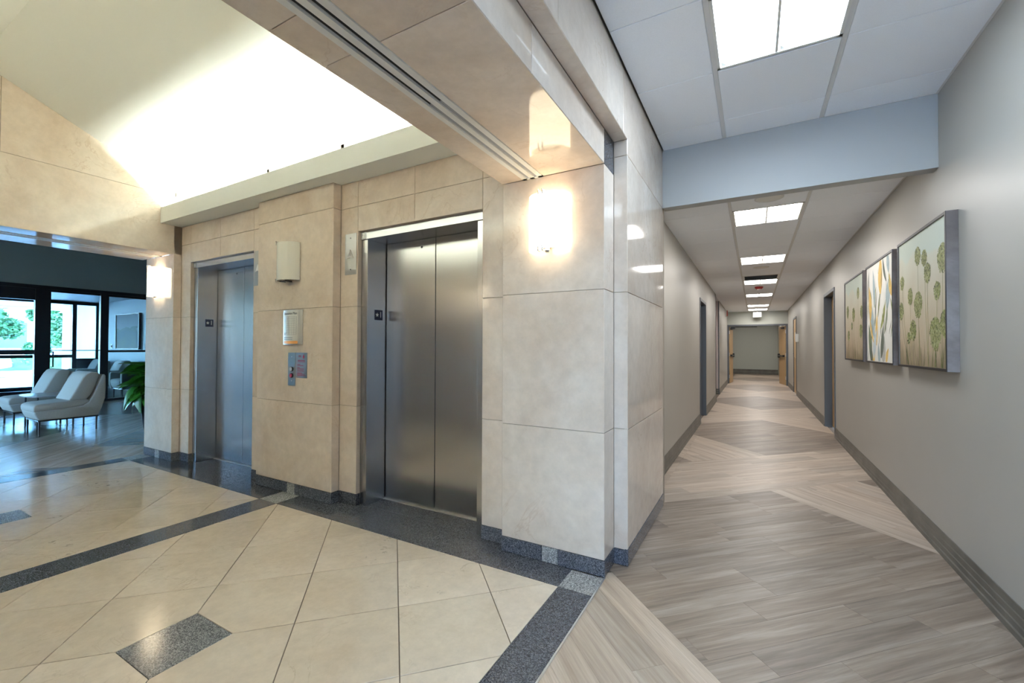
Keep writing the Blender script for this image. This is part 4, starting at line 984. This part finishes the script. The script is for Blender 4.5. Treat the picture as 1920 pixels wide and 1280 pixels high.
tb = thing('side_table', 'low side table with thin grey top between the two armless lounge chairs', 'table', (-9.82, 2.44, 0))
g = G(); n = 28
pts = [(.37 * math.copysign(abs(math.cos(2 * PI * k / n)) ** .6, math.cos(2 * PI * k / n)), .30 * math.copysign(abs(math.sin(2 * PI * k / n)) ** .6, math.sin(2 * PI * k / n))) for k in range(n)]
g.prism(pts, (0, 0, .485), X_, Y_, .022, 'table_top'); g.build('table_top', tb, bevel=.004)
for x in (-.28, .28):
    for y in (-.2, .2):
        g = G(); g.tube([(x, y, 0), (x, y, .487)], .012, 'leg_metal', 8); g.build('leg', tb)
g = G(); g.tube([(-.28, -.2, .16), (.28, -.2, .16)], .007, 'leg_metal', 6); g.tube([(-.28, .2, .16), (.28, .2, .16)], .007, 'leg_metal', 6); g.build('stretcher', tb)
ac = thing('armchair', 'grey armchair in the vestibule under the pale picture', 'armchair', (-15.45, 4.66, 0), 0); chair_parts(ac, True)
c = copy_tree(ac); c.location = (-13.98, 4.62, 0); c['label'] = 'grey armchair in the vestibule mostly hidden by the potted plant'
c = copy_tree(ac); c.location = (-17.2, 4.7, 0); c['label'] = 'grey armchair in the vestibule farthest from the potted plant, by the outer glass'

# potted plant
pp = thing('potted_plant', 'leafy green plant in a tall tapered black planter beside the left pillar', 'plant', (-6.93, 2.755, 0))
g = G(); g.lathe([(0, 0), (.13, 0), (.135, .01), (.215, .585), (.222, .6), (.21, .6), (.2, .55), (0, .55)], (0, 0, 0), 'pot', 28); g.build('planter', pp, smooth=True)
g = G(); g.lathe([(0, .565), (.2, .56)], (0, 0, 0), 'soil', 20); g.build('soil', pp)
def leaf_mesh(L, Wd, droop, seed):
    rg = random.Random(seed); vs = []; fs = []; n = 9
    for i in range(n + 1):
        s = i / n; y = L * (s - .18 * droop * s * s); z = L * (.35 * s - droop * s * s); w = Wd * math.sin(PI * min(1, .03 + s ** .8 * .97)) ** .85
        vs += [(-w, y, z + w * .28), (-w * .5, y, z + w * .1), (0, y, z), (w * .5, y, z + w * .1), (w, y, z + w * .28)]
    for i in range(n):
        for k in range(4): a = 5 * i + k; fs.append((a, a + 1, a + 6, a + 5))
    me = bpy.data.meshes.new('leaf'); me.from_pydata(vs, [], fs); me.materials.append(M['leaf']); me.polygons.foreach_set('use_smooth', [True] * len(fs)); me.update(); return me
LM = [leaf_mesh(.32, .088, d, i) for i, d in enumerate((.3, .5, .75, 1.0))]
rg = random.Random(21); stems = G()
for k in range(150):
    a = rg.uniform(0, 2 * PI); lv = rg.random(); h = .60 + .37 * lv; r = .04 + .13 * rg.random() * (1.1 - lv * .7)
    p = Vector((r * math.cos(a), r * math.sin(a), h)); o = link('leaf', LM[rg.randrange(4) if lv < .75 else rg.randrange(2)], pp, p)
    o.rotation_euler = (rg.uniform(-.75, .15) + (.75 * lv), rg.uniform(-.6, .6), a - PI / 2 + rg.uniform(-.5, .5)); s = rg.uniform(.75, 1.2) * (1 if math.cos(a) < .25 else .72); o.scale = (s, s, s)
    stems.tube([(r * .35 * math.cos(a), r * .35 * math.sin(a), .55), tuple(p * .6 + Vector((0, 0, h * .4 - .02)) if False else (r * .8 * math.cos(a), r * .8 * math.sin(a), h * .75 + .14)), tuple(p)], .004, 'leaf', 5, False)
stems.build('stems', pp)

# ------------------------------------------------------------------ outdoors
g = G(); g.box((-120, -80, -.24), (60, 60, -.14), 'concrete'); struct(g.build('ground'))
g = G(); g.box((-25, -8, 2.85), (-17.95, 12, 3.1), 'render'); g.box((-25.3, -8, 2.75), (-25, 12, 3.3), 'render'); struct(g.build('ceiling_canopy'))
pier = thing('canopy_pier', 'broad pale square pier holding up the entrance canopy outside the vestibule', 'column', (-21.4, 6.2, -.1))
g = G(); g.box((-.4, -.5, 0), (.4, .5, 2.86), 'render'); g.build('shaft', pier, bevel=.02); g = G(); g.box((-.45, -.55, 2.86), (.45, .55, 2.96), 'render'); g.build('capital', pier); g = G(); g.box((-.45, -.55, 0), (.45, .55, .15), 'concrete'); g.build('plinth', pier)
def leaf_cloud(g, c, r, n, s, mat, seed, squash=(1, 1, 1)):
    rg = random.Random(seed)
    for _ in range(n):
        d = Vector((rg.gauss(0, 1), rg.gauss(0, 1), rg.gauss(0, 1))).normalized(); k = rg.uniform(.55, 1)
        p = Vector((c[0] + d.x * r * k * squash[0], c[1] + d.y * r * k * squash[1], c[2] + d.z * r * k * squash[2]))
        u = Vector((rg.gauss(0, 1), rg.gauss(0, 1), rg.gauss(0, .6))).normalized(); v = u.cross(Vector((rg.gauss(0, 1), rg.gauss(0, 1), rg.gauss(0, 1)))).normalized(); q = s * rg.uniform(.6, 1.3)
        g.add([p - u * q, p - v * q * .45, p + u * q, p + v * q * .45], [(0, 1, 2, 3)], mat)
def tree(x, y, h, r, label, seed):
    t = thing('tree', label, 'tree', (x, y, -.1)); rg = random.Random(seed)
    g = G(); g.tube([(0, 0, 0), (.05, .03, h * .3), (-.03, .05, h * .6)], [.16, .12, .07], 'bark', 10); g.build('trunk', t)
    g = G()
    for k in range(11):
        a = rg.uniform(0, 2 * PI); q = rg.uniform(.2, .8) * r; leaf_cloud(g, (q * math.cos(a), q * math.sin(a), h * rg.uniform(.26, .9)), r * rg.uniform(.36, .52), 420, .15, 'tree_leaf', seed * 20 + k)
    stuff(g.build('crown', t))
tree(-33.4, 6.1, 4.6, 1.25, 'leafy street tree outside, behind the white car', 3); tree(-39.5, 9.6, 4.4, .85, 'thin reddish green tree outside, seen in the left door glass', 5); tree(-30.8, 8.3, 4.8, 1.0, 'leafy tree outside left of the canopy pier', 8); tree(-30, 11.6, 5, 1.1, 'leafy tree outside right of the canopy pier', 9)
hd_ = thing('hedge', 'low clipped green hedge along the parking edge outside', 'hedge', (-36.2, 8, -.1)); g = G()
for k in range(24): leaf_cloud(g, (0, -6 + k * .6, .45), .5, 130, .1, 'hedge_leaf', 100 + k, (.9, 1, 1))
stuff(g.build('foliage', hd_)); g = G(); g.box((-.3, -6.2, 0), (.3, 8.2, .75), 'hedge_leaf'); g.build('hedge_core', hd_)
bd = thing('office_block', 'pale low building with blue windows across the parking, behind the trees', 'building', (-60, 14, -.1)); g = G(); g.box((-5, -16, 0), (5, 20, 5.2), 'render'); g.build('wall', bd)
for k in range(9):
    g = G(); g.box((5, -14 + k * 3.4, 1.2), (5.06, -12 + k * 3.4, 3.4), 'shade_glass'); g.build('window', bd)
g = G(); g.box((-5.3, -16.3, 5.2), (5.3, 20.3, 5.7), 'concrete'); g.build('parapet', bd)
car = thing('car', 'white parked car outside, seen through the left door glass', 'car', (-29.5, 5.55, -.1), math.radians(90))
# local: x along the car towards its nose (world -y when turned)
def car_build(t):
    prof = [(-2.15, .45), (-2.2, .75), (-2.1, 1.0), (-1.85, 1.08), (-1.55, 1.62), (-1.2, 1.70), (.35, 1.70), (.75, 1.6), (1.15, 1.12), (1.9, .98), (2.15, .82), (2.2, .45), (1.75, .35), (-1.7, .35)]
    g = G(); g.prism([(a, b) for a, b in prof], (0, .85, 0), X_, Z_, 1.7, 'car_paint'); g.build('body', t, bevel=.06)
    for s in (-1, 1):
        g = G(); g.prism([(-1.5, 1.1), (-1.3, 1.52), (-.2, 1.58), (-.2, 1.1)], (0, s * .86, 0), X_, Z_, .01 if s < 0 else -.01, 'shade_glass'); g.build('side_window', t)
        g = G(); g.prism([(-.12, 1.1), (-.12, 1.58), (.5, 1.55), (.95, 1.12)], (0, s * .86, 0), X_, Z_, .01 if s < 0 else -.01, 'shade_glass'); g.build('side_window', t)
        for x in (-1.35, 1.35):
            g = G(); g.tube([(x, s * .68, .34), (x, s * .88, .34)], .34, 'black', 24); w = g.build('wheel', t); g = G(); g.tube([(x, s * .875, .34), (x, s * .89, .34)], .2, 'alu', 16); h = g.build('hub', w)
    g = G(); g.box((-2.28, -.8, .42), (-2.05, .8, .68), 'car_grey'); g.build('rear_bumper', t); g = G(); g.box((2.05, -.8, .42), (2.28, .8, .62), 'car_grey'); g.build('front_bumper', t)
    for s in (-1, 1):
        g = G(); g.box((-2.2, s * .7 - .1, .85), (-2.1, s * .7 + .1, 1.02), 'red'); g.build('tail_lamp', t)
car_build(car); car.location = (-29.5, 3.75, -.1)

# the mirrored elevators behind the camera close the lobby (seen only in reflections)
for c, l in ((EL[0], 'plain steel elevator doors behind the camera, nearer the corridor'), (EL[1], 'plain steel elevator doors behind the camera, nearer the lounge')): elevator(c, True, l, '')
sconce((XA + XB) / 2, YPm, 'lit glass sconce on the pillar behind the camera', True, True)
sconce((MP0 + MP1) / 2, YPm, 'lit glass sconce between the elevators behind the camera', True, True)

# ------------------------------------------------------------------ groups; fittings the photograph does not show and added fill lights are parented to the setting
GR = {'wall_sconce': 'white glass wall sconces', 'elevator': 'steel elevator entrances', 'hall_lantern': 'steel hall lantern plates', 'air_diffuser': 'slot air diffusers in the stone beams', 'ceiling_light': 'square troffer lights',
      'ceiling_speaker': 'round ceiling speakers', 'lounge_chair': 'armless lounge chairs', 'armchair': 'grey armchairs in the vestibule', 'tree': 'street trees outside'}
for o in list(C.objects):
    if o.parent is None and 'label' in o:
        k = o.name.split('.')[0]; l = o['label']
        if 'behind the camera' in l or 'in the hall' in l:
            del o['label']; del o['category']
            if 'group' in o: del o['group']
            o.parent = wall_hall if 'in the hall' in l else (ceiling if k == 'ceiling_light' else wall_front)
        elif k in GR: o['group'] = GR[k]
        elif k == 'framed_picture' and 'corridor' in l or 'middle framed' in l or 'nearest framed' in l: o['group'] = 'framed canvases on the corridor wall'
for o in C.objects:
    if o.name.split('.')[0] in ('printed_lines', 'plan_drawing', 'painted_stems', 'painted_flowers', 'painted_leaves'): o['kind'] = 'stuff'
